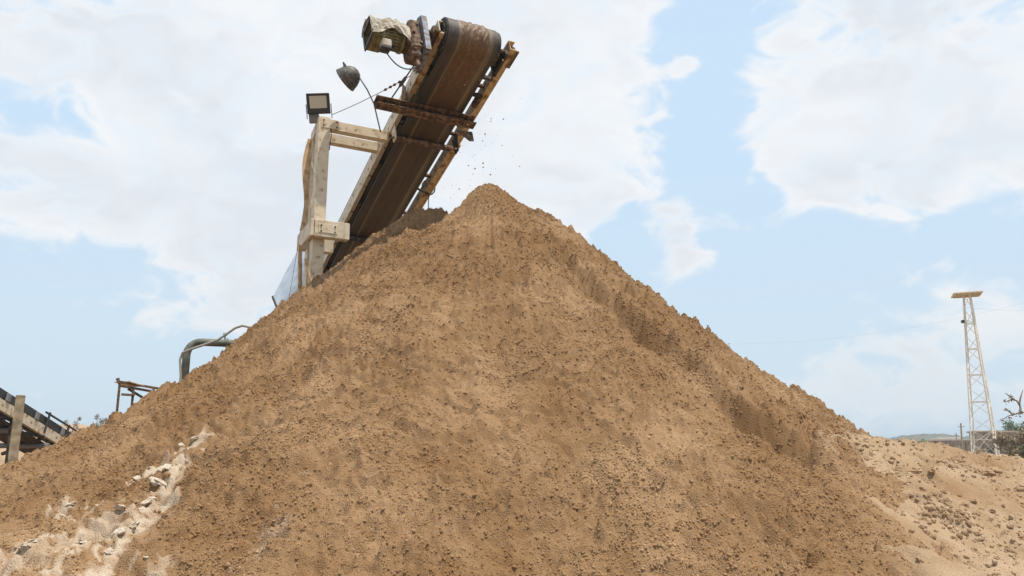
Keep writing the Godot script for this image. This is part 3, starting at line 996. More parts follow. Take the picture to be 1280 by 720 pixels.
func build_trestle() -> void:
	var fr := conveyor_frame()
	var w := fr.basis.x
	var dh := Vector3(-sin(HEADING), 0, -cos(HEADING))
	var c1 := fr * Vector3(-1.11, 0, -2.35)
	c1.y = 0.0
	var c2 := c1 + dh * 0.55 + w * 0.05
	var o := thing("trestle", "cream steel box frame standing beside the tall conveyor", "trestle", Transform3D(Basis(), c1))
	var at := Vector3.ZERO
	var back := c2 - c1
	var yaw := Basis(Vector3.UP, -HEADING)
	var k := Kit.new()
	k.box(Transform3D(Basis(w, Vector3.UP, -dh), Vector3(0, 3.43, 0)), Vector3(0.19, 6.96, 0.19), 0.008)
	part("column", k, M.cream, o)
	k = Kit.new()
	k.box(Transform3D(Basis(w, Vector3.UP, -dh), back + Vector3(0, 5.92, 0)), Vector3(0.17, 1.66, 0.17), 0.008)
	k.box(Transform3D(Basis(w, Vector3.UP, -dh), back + Vector3(0, 2.36, 0)), Vector3(0.17, 4.9, 0.17), 0.008)
	part("column", k, M.cream, o)
	# cap beams: one short along the conveyor, two across to its rail
	k = Kit.new()
	k.bar(Vector3(0, 6.80, 0) + dh * 0.1, back + Vector3(0, 6.80, 0) + dh * 0.1, 0.17, 0.18)
	part("cap_beam", k, M.cream, o)
	for b in [at + Vector3(0, 6.80, 0), back + Vector3(0, 6.80, 0)]:
		k = Kit.new()
		k.bar(b + w * 0.097, b + w * 1.105, 0.15, 0.165)
		part("cross_arm", k, M.cream, o)
	# platform beam lower down
	for b in [[at + Vector3(0, 4.97, 0) - dh * 0.2, 0.44], [back + Vector3(0, 4.97, 0) + dh * 0.2, 0.40]]:
		k = Kit.new()
		k.bar(b[0] - w * 0.12, b[0] + w * b[1], 0.16, 0.27)
		part("platform_beam", k, M.cream, o)
	k = Kit.new()
	k.bar(Vector3(0, 4.97, 0) - w * 0.155 - dh * 0.28, back + Vector3(0, 4.97, 0) - w * 0.155 + dh * 0.28, 0.05, 0.265)
	part("platform_beam", k, M.cream, o)
	for b in [[Vector3(0, 6.8, 0) - dh * 0.1, 0.16], [Vector3(0, 4.97, 0) - dh * 0.285, 0.14]]:
		k = Kit.new()
		k.box(Transform3D(Basis(w, Vector3.UP, -dh), b[0] + w * 0.09), Vector3(0.30, b[1], 0.012), 0.003)
		var plate := part("joint_plate", k, M.cream, o)
		var at4: Array = []
		for q in [[-0.11, 0.045], [0.11, 0.045], [-0.11, -0.045], [0.11, -0.045]]:
			at4.append(b[0] + w * (0.09 + q[0]) + Vector3(0, q[1], 0) - dh * 0.006)
		bolts(plate, at4, -dh, 0.013, M.rust)
	# bent cover strip along the rear column and a white offcut
	k = Kit.new()
	var edge: Array = []
	for q in 11:
		var u := q / 10.0
		edge.append([lerpf(6.75, 5.12, u), -0.06 - 0.05 * sin(u * 6.0) - 0.07 * u])
	for q in 10:
		var a: Vector3 = back - w * 0.09 + Vector3(0, edge[q][0], 0) + dh * 0.02
		var b: Vector3 = back - w * 0.09 + Vector3(0, edge[q + 1][0], 0) + dh * 0.02
		var a2: Vector3 = a + w * edge[q][1]
		var b2: Vector3 = b + w * edge[q + 1][1]
		k.quad(a, b, b2, a2, -dh)
		k.quad(a + dh * 0.012, b + dh * 0.012, b2 + dh * 0.012, a2 + dh * 0.012, dh)
		k.quad(a2, b2, b2 + dh * 0.012, a2 + dh * 0.012, -w)
	part("cover_strip", k, M.cream_rusty, o)
	k = Kit.new()
	k.bar(Vector3(0, 6.07, 0) - w * 0.19 - dh * 0.12, Vector3(0, 5.78, 0) - w * 0.08 - dh * 0.12, 0.045, 0.012)
	part("brace_strip", k, M.cream, o)
	k = Kit.new()
	k.bar(Vector3(0, 4.8, 0) - w * 0.2 + dh * 0.3, Vector3(0, 3.9, 0) - w * 0.16 + dh * 0.25, 0.16, 0.03)
	k.bar(Vector3(0, 4.5, 0) - w * 0.2 - dh * 0.1, Vector3(0, 3.8, 0) + w * 0.0 - dh * 0.12, 0.07, 0.03)
	part("knee_brace", k, M.cream_rusty, o)
	# flood light on the cap
	var lt := Transform3D(Basis(Vector3.UP, 0.16) * Basis(Vector3.RIGHT, 0.30) * Basis(Vector3.BACK, 0.10), c1 + Vector3(-0.07, 7.13, 0.1))
	var fl := thing("flood_light", "black square flood light with pale glass on top of the cream trestle", "flood light", lt)
	k = Kit.new()
	var hw := 0.185
	var hh := 0.165
	for b in [[Vector3(0, hh - 0.02, 0), Vector3(2 * hw, 0.04, 0.09)], [Vector3(0, -hh + 0.04, 0), Vector3(2 * hw, 0.08, 0.09)], [Vector3(-hw + 0.021, 0.02, 0), Vector3(0.042, 2 * hh - 0.118, 0.09)], [Vector3(hw - 0.021, 0.02, 0), Vector3(0.042, 2 * hh - 0.118, 0.09)]]:
		k.box(Transform3D(Basis(), b[0]), b[1], 0.008)
	k.box(Transform3D(Basis(), Vector3(0, 0, -0.03)), Vector3(2 * hw - 0.02, 2 * hh - 0.02, 0.025), 0.004)
	for q in 7:
		k.box(Transform3D(Basis(), Vector3(-0.15 + q * 0.05, 0, -0.065)), Vector3(0.012, 0.26, 0.05), 0.002)
	part("housing", k, M.black, fl)
	k = Kit.new()
	k.box(Transform3D(Basis(), Vector3(0, 0.022, 0.012)), Vector3(2 * hw - 0.09, 2 * hh - 0.124, 0.05), 0.004)
	part("glass", k, M.lens, fl)
	k = Kit.new()
	k.box(Transform3D(Basis(), Vector3(-0.09, -0.235, -0.05)), Vector3(0.16, 0.15, 0.1), 0.01)
	part("driver_box", k, M.grey, fl)
	for q in [-0.2, 0.2]:
		k = Kit.new()
		k.bar(Vector3(q, 0, -0.02), Vector3(q, -0.24, -0.04), 0.03, 0.012)
		part("bracket_arm", k, M.grey, fl)
	# old lamp shade on a bent stalk
	var sh := fr * Vector3(-0.84, 0.44, -1.6)
	var stand := thing("shade_lamp", "dented dark tin lamp shade on a bent wire stalk beside the belt", "lamp", Transform3D(Basis(), sh))
	var tilt := Basis(Vector3.UP, -0.35) * Basis(Vector3.BACK, -1.05) * Basis.from_scale(Vector3(1.35, 0.62, 1.35))
	k = Kit.new()
	k.lathe([Vector2(0.022, 0.23), Vector2(0.055, 0.215), Vector2(0.09, 0.16), Vector2(0.118, 0.07), Vector2(0.14, -0.04), Vector2(0.15, -0.14), Vector2(0.158, -0.2), Vector2(0.148, -0.2), Vector2(0.13, -0.04), Vector2(0.108, 0.07), Vector2(0.08, 0.15), Vector2(0.0, 0.2)], Transform3D(tilt, Vector3.ZERO), 22)
	part("shade", k, M.tin, stand)
	k = Kit.new()
	var rim := tilt * Vector3(-0.13, -0.1, 0)
	k.tube([rim, rim + Vector3(0.02, 0.08, 0), rim + Vector3(-0.01, 0.14, 0)], [0.035, 0.028, 0.014], 10)
	part("cap", k, M.black, stand)
	k = Kit.new()
	var tip := fr * Vector3(-0.16, -0.02, -2.25) - sh
	var mid := at_depth(459, 112, -sh.z - 0.1) - sh
	k.tube([tilt * Vector3(0.08, 0.0, 0), Vector3(0.15, -0.04, 0), mid, mid.lerp(tip, 0.35) + Vector3(0.03, 0.02, 0), tip], [0.014, 0.014, 0.013, 0.012, 0.012], 6)
	part("stalk", k, M.grey, stand)
	# wire with knots of tape from the trestle to the drive
	var a1 := c1 + Vector3(0.12, 7.0, -0.05)
	var a2 := fr * Vector3(-0.2, -0.2, -0.75)
	var wr := thing("knotted_wire", "thin wire with taped knots strung from trestle to conveyor motor", "wire", Transform3D(Basis(), a1))
	k = Kit.new()
	var pts := sag(Vector3.ZERO, a2 - a1, 0.03, 16)
	k.tube(pts, 0.006, 5)
	part("strand", k, M.wire, wr)
	for u in [0.70, 0.76, 0.81, 0.87]:
		var q := sag(Vector3.ZERO, a2 - a1, 0.03, 100)
		k = Kit.new()
		k.tube([q[int(u * 100) - 2], q[int(u * 100)], q[int(u * 100) + 2]], [0.008, 0.024, 0.008], 7)
		part("knot", k, M.rust, wr)
	# tension rod from the beam end up to the gusset
	var b1 := fr * Vector3(-0.36, -0.25, -1.40)
	var b2 := fr * Vector3(-0.06, 0.12, -0.62)
	var rod := thing("tension_rod", "dark turnbuckle rod from rusty beam end to gearbox", "rod", Transform3D(Basis(), b1))
	k = Kit.new()
	k.tube([Vector3.ZERO, b2 - b1], 0.012, 6)
	part("rod", k, M.cable, rod)
	k = Kit.new()
	k.tube([(b2 - b1) * 0.38, (b2 - b1) * 0.42, (b2 - b1) * 0.55, (b2 - b1) * 0.6], [0.014, 0.028, 0.028, 0.014], 8)
	part("turnbuckle", k, M.cable, rod)
	# slack wires
	k = Kit.new()
	var g1 := c1 + Vector3(-0.11, 6.8, 0.02)
	var g2 := at_depth(352, 420, 12.6)
	k.tube(sag(g1, g2, 0.25, 16), 0.004, 5)
	var slack := part("slack_wire", k, M.wire, self)
	tag(slack, "thin slack wire hanging down from trestle top to the heap", "wire")
	k = Kit.new()
	k.tube([c1 + Vector3(0.13, 6.86, 0.02), c1 + Vector3(0.15, 6.6, 0.03), c1 + Vector3(0.13, 6.35, 0.03)], 0.008, 5)
	var drop := part("hanging_wire", k, M.cable, self)
	tag(drop, "short dark wire end dangling under the trestle cross arm", "wire")
	k = Kit.new()
	var r1 := fr * Vector3(1.26, -0.03, -3.62)
	k.tube([r1, r1 + Vector3(0.0, -0.3, 0), r1 + Vector3(0.01, -0.62, 0)], 0.009, 5)
	var drop2 := part("hanging_wire", k, M.cable, self)
	tag(drop2, "short dark wire dangling from the clamp on the conveyor rail", "wire")

func build_left_side() -> void:
	# white bulged sheet behind the trestle
	var a := at_depth(372, 372, 14.6)
	var cv := thing("sheet_cover", "white bulged sheet metal cover behind the cream trestle", "cover", Transform3D(Basis(), a))
	var k := Kit.new()
	var upper := [[382, 296], [374, 309], [366, 324], [357, 340], [349, 356], [341, 371]]
	var lower := [[384, 350], [379, 357], [373, 367], [366, 376], [358, 385], [350, 393]]
	var rows: Array = []
	for q in 6:
		var row: Array = []
		for e in 7:
			var u := e / 6.0
			var dep := 14.3 + 0.08 * q + 0.6 * (1.0 - u) + 0.16 * (2 * u - 1) * (2 * u - 1)
			row.append(at_depth(lerpf(upper[q][0], lower[q][0], u), lerpf(upper[q][1], lower[q][1], u), dep) - a)
		rows.append(row)
	var back := Vector3(0, 0, -0.02)
	for q in 5:
		for e in 6:
			k.quad(rows[q][e], rows[q + 1][e], rows[q + 1][e + 1], rows[q][e + 1], Vector3.BACK)
			k.quad(rows[q][e] + back, rows[q + 1][e] + back, rows[q + 1][e + 1] + back, rows[q][e + 1] + back, Vector3.FORWARD)
	part("sheet", k, M.blue_sheet, cv)
	k = Kit.new()
	k.tube(rows[5].map(func(p): return p + Vector3(0.0, 0, -0.03)), 0.035, 8)
	part("end_rim", k, M.dark, cv)
	k = Kit.new()
	k.bar(rows[1][6] + Vector3(0.03, -0.12, -0.25), rows[4][6] + Vector3(0.03, -0.12, -0.25), 0.05, 0.28)
	part("underframe", k, M.dark, cv)
	k = Kit.new()
	k.bar(rows[3][6] + Vector3(0, -0.15, -0.28), Vector3(rows[3][6].x, -a.y - 0.05, rows[3][6].z - 0.28), 0.1, 0.1)
	part("leg", k, M.dark, cv)
	# bent pipe and the hose that runs over it
	var p0 := at_depth(231, 470, 13.0)
	var p1 := at_depth(231, 427, 13.0)
	var p2 := at_depth(300, 425, 13.3)
	var pp := thing("bent_pipe", "dark grey steel pipe with a right-angle bend rising behind the heap", "pipe", Transform3D(Basis(), Vector3(p0.x, 0, p0.z)))
	var o := pp.position
	k = Kit.new()
	var bend: Array = [Vector3(0, -0.05, 0), Vector3(0, p1.y - 0.32, 0)]
	var right := Vector3(p2.x - p1.x, 0, p2.z - p1.z).normalized()
	for q in 9:
		var an := PI / 2 * q / 8.0
		bend.append(Vector3(0, p1.y - 0.22, 0) + right * 0.22 * (1 - cos(an)) + Vector3.UP * 0.22 * sin(an))
	bend.append(Vector3(0, p1.y, 0) + right * 2.2)
	k.tube(bend, 0.063, 16)
	part("pipe", k, M.pipe, pp)
	for u in [0.62, 1.2]:
		k = Kit.new()
		var c: Vector3 = Vector3(0, p1.y, 0) + right * u
		k.tube([c - right * 0.018, c + right * 0.018], 0.085, 16)
		part("flange", k, M.pipe, pp)
	k = Kit.new()
	var c0 := Vector3(0, p1.y + 0.06, 0) + right * 0.58
	k.tube([c0, c0 + Vector3(0, 0.07, 0)], 0.014, 8)
	k.tube([c0 + Vector3(0, 0.07, 0), c0 + Vector3(0, 0.11, 0)], 0.035, 10)
	part("vent_cap", k, M.hose, pp)
	k = Kit.new()
	var hose: Array = []
	for q in [[226, 470], [225, 450], [228, 441], [240, 436], [258, 430], [272, 425], [284, 417], [294, 410], [303, 407], [312, 409], [322, 418]]:
		hose.append(at_depth(q[0], q[1], 12.75))
	hose.push_front(Vector3(hose[0].x - 0.05, 0.0, hose[0].z))
	k.tube(hose, 0.02, 8)
	var hs := part("hose", k, M.hose, self)
	tag(hs, "pale grey hose curving over the dark bent pipe", "hose")
	# rusty rack
	var rk := at_depth(150, 500, 20.0)
	rk.y = 0.0
	var rack := thing("rusty_rack", "small rusty steel rack with sloping top showing above the heap", "rack", Transform3D(Basis(), rk))
	for q in [[150, 476, 20.0], [167, 484, 20.4], [192, 486, 21.2]]:
		var t := at_depth(q[0], q[1], q[2]) - rk
		k = Kit.new()
		k.bar(Vector3(t.x, -0.02, t.z), t, 0.05, 0.05)
		part("upright", k, M.rust, rack)
	for q in [[148, 477, 20.0, 200, 486, 21.2], [149, 482, 20.0, 200, 491, 21.4], [152, 493, 20.1, 168, 494, 20.4], [160, 486, 20.6, 180, 498, 20.9]]:
		k = Kit.new()
		k.bar(at_depth(q[0], q[1], q[2]) - rk, at_depth(q[3], q[4], q[5]) - rk, 0.05, 0.06)
		part("rail", k, M.rust, rack)
	k = Kit.new()
	var t0 := at_depth(152, 477, 20.3) - rk
	var t1 := at_depth(172, 483, 20.8) - rk
	k.bar(t0, t1, 0.5, 0.03)
	part("tray", k, M.cream_rusty, rack)
	k = Kit.new()
	k.tube([at_depth(149, 480, 20.0) - rk, at_depth(147, 473, 20.0) - rk], [0.03, 0.05], 8)
	part("cap", k, M.rust, rack)
	# second conveyor, lower left
	var r0 := at_depth(0, 512, 15.0)
	var r1 := at_depth(78, 558, 17.5)
	var d := (r1 - r0).normalized()
	var w := Vector3(-d.z, 0, d.x).normalized()
	if w.x < 0:
		w = -w
	var fr := Transform3D(Basis(w, w.cross(d), -d), r0)
	var cv2 := thing("conveyor", "low cream conveyor with dark belt behind the square post", "conveyor", fr)
	var L := r0.y / -d.y + 1.5 if d.y < 0 else 8.0
	L = minf(L, 6.0)
	k = Kit.new()
	k.extrude(channel(0.07, 0.2, 0.012, -1.0), Transform3D(), -L, 3.0)
	part("side_rail", k, M.cream, cv2)
	k = Kit.new()
	k.extrude(channel(0.07, 0.2, 0.012), Transform3D(Basis(), Vector3(-0.95, 0, 0)), -L, 3.0)
	part("side_rail", k, M.cream_rusty, cv2)
	k = Kit.new()
	for q in 5:
		var x0 := -0.06 - 0.82 * q / 5.0
		var x1 := -0.06 - 0.82 * (q + 1) / 5.0
		var y0 := 0.36 - 0.1 * (1.0 - absf(q / 2.5 - 1.0))
		var y1 := 0.36 - 0.1 * (1.0 - absf((q + 1) / 2.5 - 1.0))
		k.quad(Vector3(x0, y0, -L), Vector3(x1, y1, -L), Vector3(x1, y1, 3), Vector3(x0, y0, 3), Vector3.UP)
		k.quad(Vector3(x0, y0 - 0.012, -L), Vector3(x1, y1 - 0.012, -L), Vector3(x1, y1 - 0.012, 3), Vector3(x0, y0 - 0.012, 3), Vector3.DOWN)
	k.box(Transform3D(Basis(), Vector3(-0.47, -0.1, (3 - L) / 2)), Vector3(0.8, 0.012, 3 + L), 0.003)
	part("belt", k, M.dark, cv2)
	k = Kit.new()
	k.bar(Vector3(-0.035, 0.31, -L), Vector3(-0.035, 0.31, 3), 0.03, 0.16)
	part("skirt_board", k, M.black, cv2)
	for q in 5:
		var zz := -3.6 + q * 1.15
		k = Kit.new()
		k.box(Transform3D(Basis(), Vector3(0.005, 0.28, zz)), Vector3(0.05, 0.16, 0.12), 0.02)
		k.tube([Vector3(0.0, 0.3, zz), Vector3(-0.9, 0.22, zz)], 0.05, 10)
		part("idler", k, M.grey, cv2)
		k = Kit.new()
		k.tube([Vector3(0.04, -0.16, zz + 0.5), Vector3(-0.98, -0.16, zz + 0.5)], 0.055, 10)
		part("return_roller", k, M.grey, cv2)
	k = Kit.new()
	k.tube([Vector3(0.0, 0.46, -1.6), Vector3(0.02, 0.50, -L)], 0.022, 8)
	part("edge_rod", k, M.black, cv2)
	for q in 3:
		k = Kit.new()
		k.bar(Vector3(0.01, 0.05, -1.7 - q * 0.9), Vector3(0.01, 0.5, -1.75 - q * 0.9), 0.04, 0.04)
		part("rod_bracket", k, M.black, cv2)
	for q in [-0.6, -3.2]:
		for xx in [-0.05, -0.9]:
			var top := fr * Vector3(xx, 0, q)
			k = Kit.new()
			k.bar(fr.affine_inverse() * Vector3(top.x, -0.05, top.z), Vector3(xx, 0.02, q), 0.09, 0.09)
			part("leg", k, M.dark, cv2)
	for q in 3:
		k = Kit.new()
		k.bar(Vector3(0.0, -0.02, -0.8 - q), Vector3(-0.95, -0.3, -1.1 - q), 0.06, 0.06)
		part("brace", k, M.rust, cv2)
	# square post in front of it
	var ps := at_depth(26, 494, 14.3)
	k = Kit.new()
	k.box(Transform3D(Basis(Vector3.UP, 0.5), Vector3(0, ps.y / 2 - 0.05, 0)), Vector3(0.145, ps.y + 0.1, 0.145), 0.006)
	var post := part("square_post", k, M.post, self)
	post.position = Vector3(ps.x, 0, ps.z)
	tag(post, "weathered square steel post standing before the low conveyor", "post")
	# pale heaps behind
	add_heap("pale_heap", Vector3(-20.6, 3.5, -27), 0.62, 6.5, "pale dry sand heap under the low conveyor")
	add_heap("pale_heap", Vector3(-62.0, 4.9, -112), 0.26, 18.0, "far pale sand heap beyond the low conveyor")
	for q in [[88, 535, 95.0, 1.6], [122, 530, 90.0, 1.5], [44, 528, 98.0, 1.7]]:
		var p := at_depth(q[0], q[1], q[2])
		add_tree(Vector3(p.x, 0.0, p.z), p.y + q[3] * 0.7, q[3] * 0.8, 700, 0.09, int(q[0]), "small_tree", ["small sparse tree far behind the low conveyor", "scrub trees behind the low conveyor"], Color(0.16, 0.13, 0.08))

func add_heap(called: String, top: Vector3, slope: float, radius: float, label: String) -> void:
	var hf := func(x: float, z: float) -> float:
		var r := sqrt(x * x + z * z)
		return top.y - slope * (sqrt(r * r + 1.0) - 1.0) + nm.get_noise_2d(x + top.x, z) * 0.08 + nb.get_noise_2d(x + top.x, z) * 0.25
	var cf := func(x: float, z: float) -> Color:
		return Color(0.47, 0.35, 0.235).lerp(Color(0.38, 0.26, 0.165), clampf(0.5 + ncol.get_noise_2d(x, z + top.z) * 1.3, 0, 1))
	var e := radius / 60.0
	var xs := steps([[-radius, radius, e * 2]])
	var h := mesh_part(called, grid_mesh(xs, xs, hf, cf), M.sand, self)
	h.position = Vector3(top.x, 0, top.z)
	tag(h, label, "sand heap")

func leaf_cloud(centers: Array, count: int, leaf: float, seed_: int, col: Color) -> ArrayMesh:
	var rng := RandomNumberGenerator.new()
	rng.seed = seed_
	var k := Kit.new()
	for q in count:
		var c: Array = centers[rng.randi() % centers.size()]
		var dir := Vector3(rng.randfn(), rng.randfn(), rng.randfn()).normalized()
		var p: Vector3 = c[0] + dir * c[1] * pow(rng.randf(), 0.45)
		var a := Vector3(rng.randfn(), rng.randfn(), rng.randfn()).normalized()
		var b := a.cross(dir).normalized()
		var s := leaf * rng.randf_range(0.6, 1.3)
		k.tint = col * rng.randf_range(0.6, 1.35)
		k.tint.a = 1.0
		k.quad(p - a * s, p + b * s * 0.45, p + a * s, p - b * s * 0.45, dir)
	return k.mesh()

func add_tree(foot: Vector3, height: float, spread: float, leaves: int, leaf: float, seed_: int, called: String, words: Array, col: Color) -> void:
	var rng := RandomNumberGenerator.new()
	rng.seed = seed_
	var t := thing(called, words[0], "tree", Transform3D(Basis(), foot), words[1])
	var k := Kit.new()
	k.tube([Vector3(0, -0.1, 0), Vector3(0.05, height * 0.35, 0), Vector3(0, height * 0.7, 0.05)], [0.12, 0.09, 0.04], 8)
	var cs: Array = []
	for q in 9:
		var an := rng.randf() * TAU
		var e := Vector3(cos(an) * spread * rng.randf_range(0.4, 1.0), height * rng.randf_range(0.62, 1.0), sin(an) * spread * rng.randf_range(0.4, 1.0))
		k.tube([Vector3(0, height * rng.randf_range(0.3, 0.6), 0), e * Vector3(0.5, 0.85, 0.5), e], [0.05, 0.035, 0.015], 6)
		cs.append([e, spread * rng.randf_range(0.18, 0.36)])
	part("trunk", k, M.bark, t)
	mesh_part("crown", leaf_cloud(cs, leaves, leaf, seed_ + 1, col), M.leaf, t)

func build_right_side() -> void:
	build_tower()
	# wall
	var w0 := at_depth(1152, 568, 118.0)
	var w1 := at_depth(1420, 566, 84.0)
	var wl := thing("boundary_wall", "long low brown boundary wall behind the lattice tower", "wall", Transform3D(Basis(), Vector3(w0.x, 0.3, w0.z)))
	var k := Kit.new()
	var top := at_depth(1152, 551, 118.0).y - 0.3
	k.bar(Vector3(0, top / 2, 0), Vector3(w1.x - w0.x, top / 2, w1.z - w0.z), 0.3, top)
	part("wall_face", k, M.wall, wl)
	k = Kit.new()
	k.bar(Vector3(0, top + 0.05, 0), Vector3(w1.x - w0.x, top + 0.05, w1.z - w0.z), 0.4, 0.098)
	part("coping", k, M.tower, wl)
	for q in 12:
		k = Kit.new()
		var p := Vector3(0, 0, 0).lerp(Vector3(w1.x - w0.x, 0, w1.z - w0.z), q / 11.0)
		k.box(Transform3D(Basis(), p + Vector3(-0.1, top / 2 - 0.02, 0.16)), Vector3(0.4, top - 0.04, 0.3))
		part("pier", k, M.wall, wl)
	# flat building behind
	var b0 := at_depth(1242, 545, 128.0)
	var bd := thing("flat_building", "low flat-roofed brown building behind the boundary wall", "building", Transform3D(Basis(Vector3.UP, 0.35), Vector3(b0.x, 0.3, b0.z)))
	var bh := at_depth(1242, 541, 128.0).y - 0.3
	k = Kit.new()
	k.box(Transform3D(Basis(), Vector3(0, bh / 2, 0)), Vector3(5.2, bh, 4.5), 0.02)
	part("wall", k, M.wall, bd)
	k = Kit.new()
	k.box(Transform3D(Basis(), Vector3(0, bh + 0.12, 0)), Vector3(5.7, 0.24, 5.0), 0.02)
	part("roof", k, M.post, bd)
	var b1 := at_depth(1183, 552, 150.0)
	var bd2 := thing("shed", "pale low shed showing over the boundary wall", "shed", Transform3D(Basis(Vector3.UP, -0.2), Vector3(b1.x, 0.3, b1.z)))
	var bh2 := at_depth(1183, 548.5, 150.0).y - 0.3
	k = Kit.new()
	k.box(Transform3D(Basis(), Vector3(0, bh2 / 2, 0)), Vector3(3.6, bh2, 3), 0.02)
	part("wall", k, M.tower, bd2)
	k = Kit.new()
	k.box(Transform3D(Basis(), Vector3(0, bh2 + 0.08, 0)), Vector3(4.0, 0.16, 3.4), 0.02)
	part("roof", k, M.white_sheet, bd2)
	# hills
	for h in [[1158, 541, 620.0, 46.0, 300], [1120, 551, 640.0, 40.0, 301], [1300, 532, 560.0, 60.0, 302]]:
		var p := at_depth(h[0], h[1], h[2])
		var hf := func(x: float, z: float) -> float:
			var q: float = (x * x + z * z * 0.35) / (h[3] * h[3])
			return p.y * exp(-q) - 1.5 + noise(0.04, 4, h[4]).get_noise_2d(x, z) * 0.0 + nm.get_noise_2d(x * 0.09 + h[4], z * 0.09) * 2.4 * exp(-q)
		var cf := func(x: float, z: float) -> Color:
			return Color(0.105, 0.115, 0.075).lerp(Color(0.19, 0.155, 0.105), clampf(0.4 + nm.get_noise_2d(x * 0.16, z * 0.16) * 1.6, 0, 1))
		var xs := steps([[-h[3] * 2.2, h[3] * 2.2, h[3] / 40.0]])
		var hill := mesh_part("hill", grid_mesh(xs, steps([[-h[3] * 2.2, h[3] * 2.2, h[3] / 12.0]]), hf, cf), M.crumb, self)
		hill.position = Vector3(p.x, 0, p.z)
		structure(hill, "low scrub-covered hill on the horizon", "hill")
	# poles
	for q in [[1203, 567, 529, 80.0, 0.075, "leaning thin utility pole with short crossarm left of the lattice tower"], [1197, 560, 541, 112.0, 0.06, "farther thin utility pole by the boundary wall"]]:
		var foot := at_depth(q[0], q[1], q[3])
		var tp := at_depth(q[0] - 2, q[2], q[3])
		var pl := thing("utility_pole", q[5], "pole", Transform3D(Basis(), Vector3(foot.x, 0.6, foot.z)))
		var tt := tp - pl.position
		k = Kit.new()
		k.tube([Vector3(0, -0.3, 0), tt], [q[4] * 1.4, q[4]], 8)
		part("pole", k, M.post, pl)
		k = Kit.new()
		k.bar(tt + Vector3(-0.35, -0.35, 0), tt + Vector3(0.35, -0.35, 0), 0.07, 0.07)
		part("crossarm", k, M.post, pl)
	# wires across the sky
	for q in [[840, 428, 118.0, 1290, 376, 96.0, 2.0], [1208, 384, 76.0, 1420, 368, 70.0, 0.8]]:
		k = Kit.new()
		k.tube(sag(at_depth(q[0], q[1], q[2]), at_depth(q[3], q[4], q[5]), q[6], 24), 0.005, 5)
		var wr := part("power_line", k, M.wire, self)
		tag(wr, "thin power line crossing the sky behind the tower" if q[0] < 1000 else "thin power line running right from the tower top", "power line")
	# shrubs along the wall
	for q in [[1277, 572, 32.0, 0.62, 800, 0.05, 401, "dense dark olive shrub at the right end of the bench"], [1268, 560, 60.0, 1.5, 900, 0.12, 402, "tall brown-green shrub before the boundary wall"], [1242, 566, 82.0, 0.85, 500, 0.09, 403, "small grey-green shrub behind the tower foot"], [1153, 556, 112.0, 1.1, 500, 0.12, 404, "yellow-green tree at the end of the boundary wall"], [1196, 568, 90.0, 0.7, 300, 0.10, 405, "dry low shrub before the boundary wall"], [1268, 541, 135.0, 2.4, 700, 0.2, 406, "green tree top beyond the boundary wall"], [1224, 569, 70.0, 0.6, 300, 0.07, 407, "dry grassy tuft at the tower foot"]]:
		var p := at_depth(q[0], q[1], q[2])
		var gy := ground_height(p.x, p.z)
		var sh := thing("shrub", q[7], "shrub", Transform3D(Basis(), Vector3(p.x, gy, p.z)))
		var cs: Array = []
		var rng := RandomNumberGenerator.new()
		rng.seed = q[6]
		k = Kit.new()
		var cy := maxf(p.y - gy, q[3] * 0.6)
		for e in 9:
			var c: Vector3 = Vector3(rng.randf_range(-1, 1), rng.randf_range(-0.5, 0.7), rng.randf_range(-1, 1)) * q[3] * 0.8
			c.y += cy
			cs.append([c, q[3] * rng.randf_range(0.3, 0.55)])
			k.tube([Vector3(0, -0.05, 0), c * Vector3(0.4, 0.6, 0.4), c], [0.03 * q[3], 0.02 * q[3], 0.01 * q[3]], 5)
		part("stem", k, M.bark, sh)
		var col: Color = {401: Color(0.12, 0.105, 0.05), 402: Color(0.21, 0.155, 0.08), 403: Color(0.17, 0.16, 0.11), 404: Color(0.26, 0.25, 0.09), 405: Color(0.25, 0.21, 0.12), 406: Color(0.11, 0.15, 0.05), 407: Color(0.34, 0.27, 0.16)}[q[6]]
		mesh_part("foliage", leaf_cloud(cs, q[4] * 2, q[5], q[6], col), M.leaf, sh)
	# bare tree whose branch reaches into view
	var tf := at_depth(1350, 580, 24.0)
	var tg := ground_height(tf.x, tf.z)
	var tree := thing("bare_tree", "nearly bare tree reaching a thin branch with few dry leaves", "tree", Transform3D(Basis(), Vector3(tf.x, tg, tf.z)))
	k = Kit.new()
	var root := Vector3.ZERO
	var fork := at_depth(1340, 540, 24.0) - tree.position
	k.tube([root - Vector3(0, 0.1, 0), fork * 0.5, fork], [0.16, 0.13, 0.11], 10)
	part("trunk", k, M.bark, tree)
	var twigs := [[[1340, 540], [1318, 524], [1300, 516], [1285, 516], [1276, 515], [1268, 518], [1260, 520], [1252, 526]], [[1276, 515], [1275, 507], [1271, 501], [1265, 499], [1258, 502], [1254, 500]], [[1274, 505], [1276, 496], [1279, 487]], [[1266, 519], [1262, 514], [1258, 512]], [[1340, 540], [1345, 510], [1335, 480]], [[1268, 500], [1262, 495], [1256, 491]], [[1340, 540], [1362, 520], [1380, 500]]]
	var spots: Array = []
	for b in twigs:
		var pts: Array = []
		var rad: Array = []
		for q in b.size():
			pts.append(at_depth(b[q][0], b[q][1], 24.0 + 0.12 * q) - tree.position)
			rad.append(lerpf(0.035, 0.008, q / float(b.size() - 1)))
		k = Kit.new()
		k.tube(pts, rad, 7)
		part("branch", k, M.bark, tree)
		for q in range(3, pts.size()):
			spots.append([pts[q], 0.09])
	for b in [[1264, 497], [1258, 501], [1261, 494], [1258, 511], [1261, 513], [1268, 517], [1255, 522], [1252, 527], [1263, 522], [1274, 518]]:
		spots.append([at_depth(b[0], b[1], 24.3) - tree.position, 0.075])
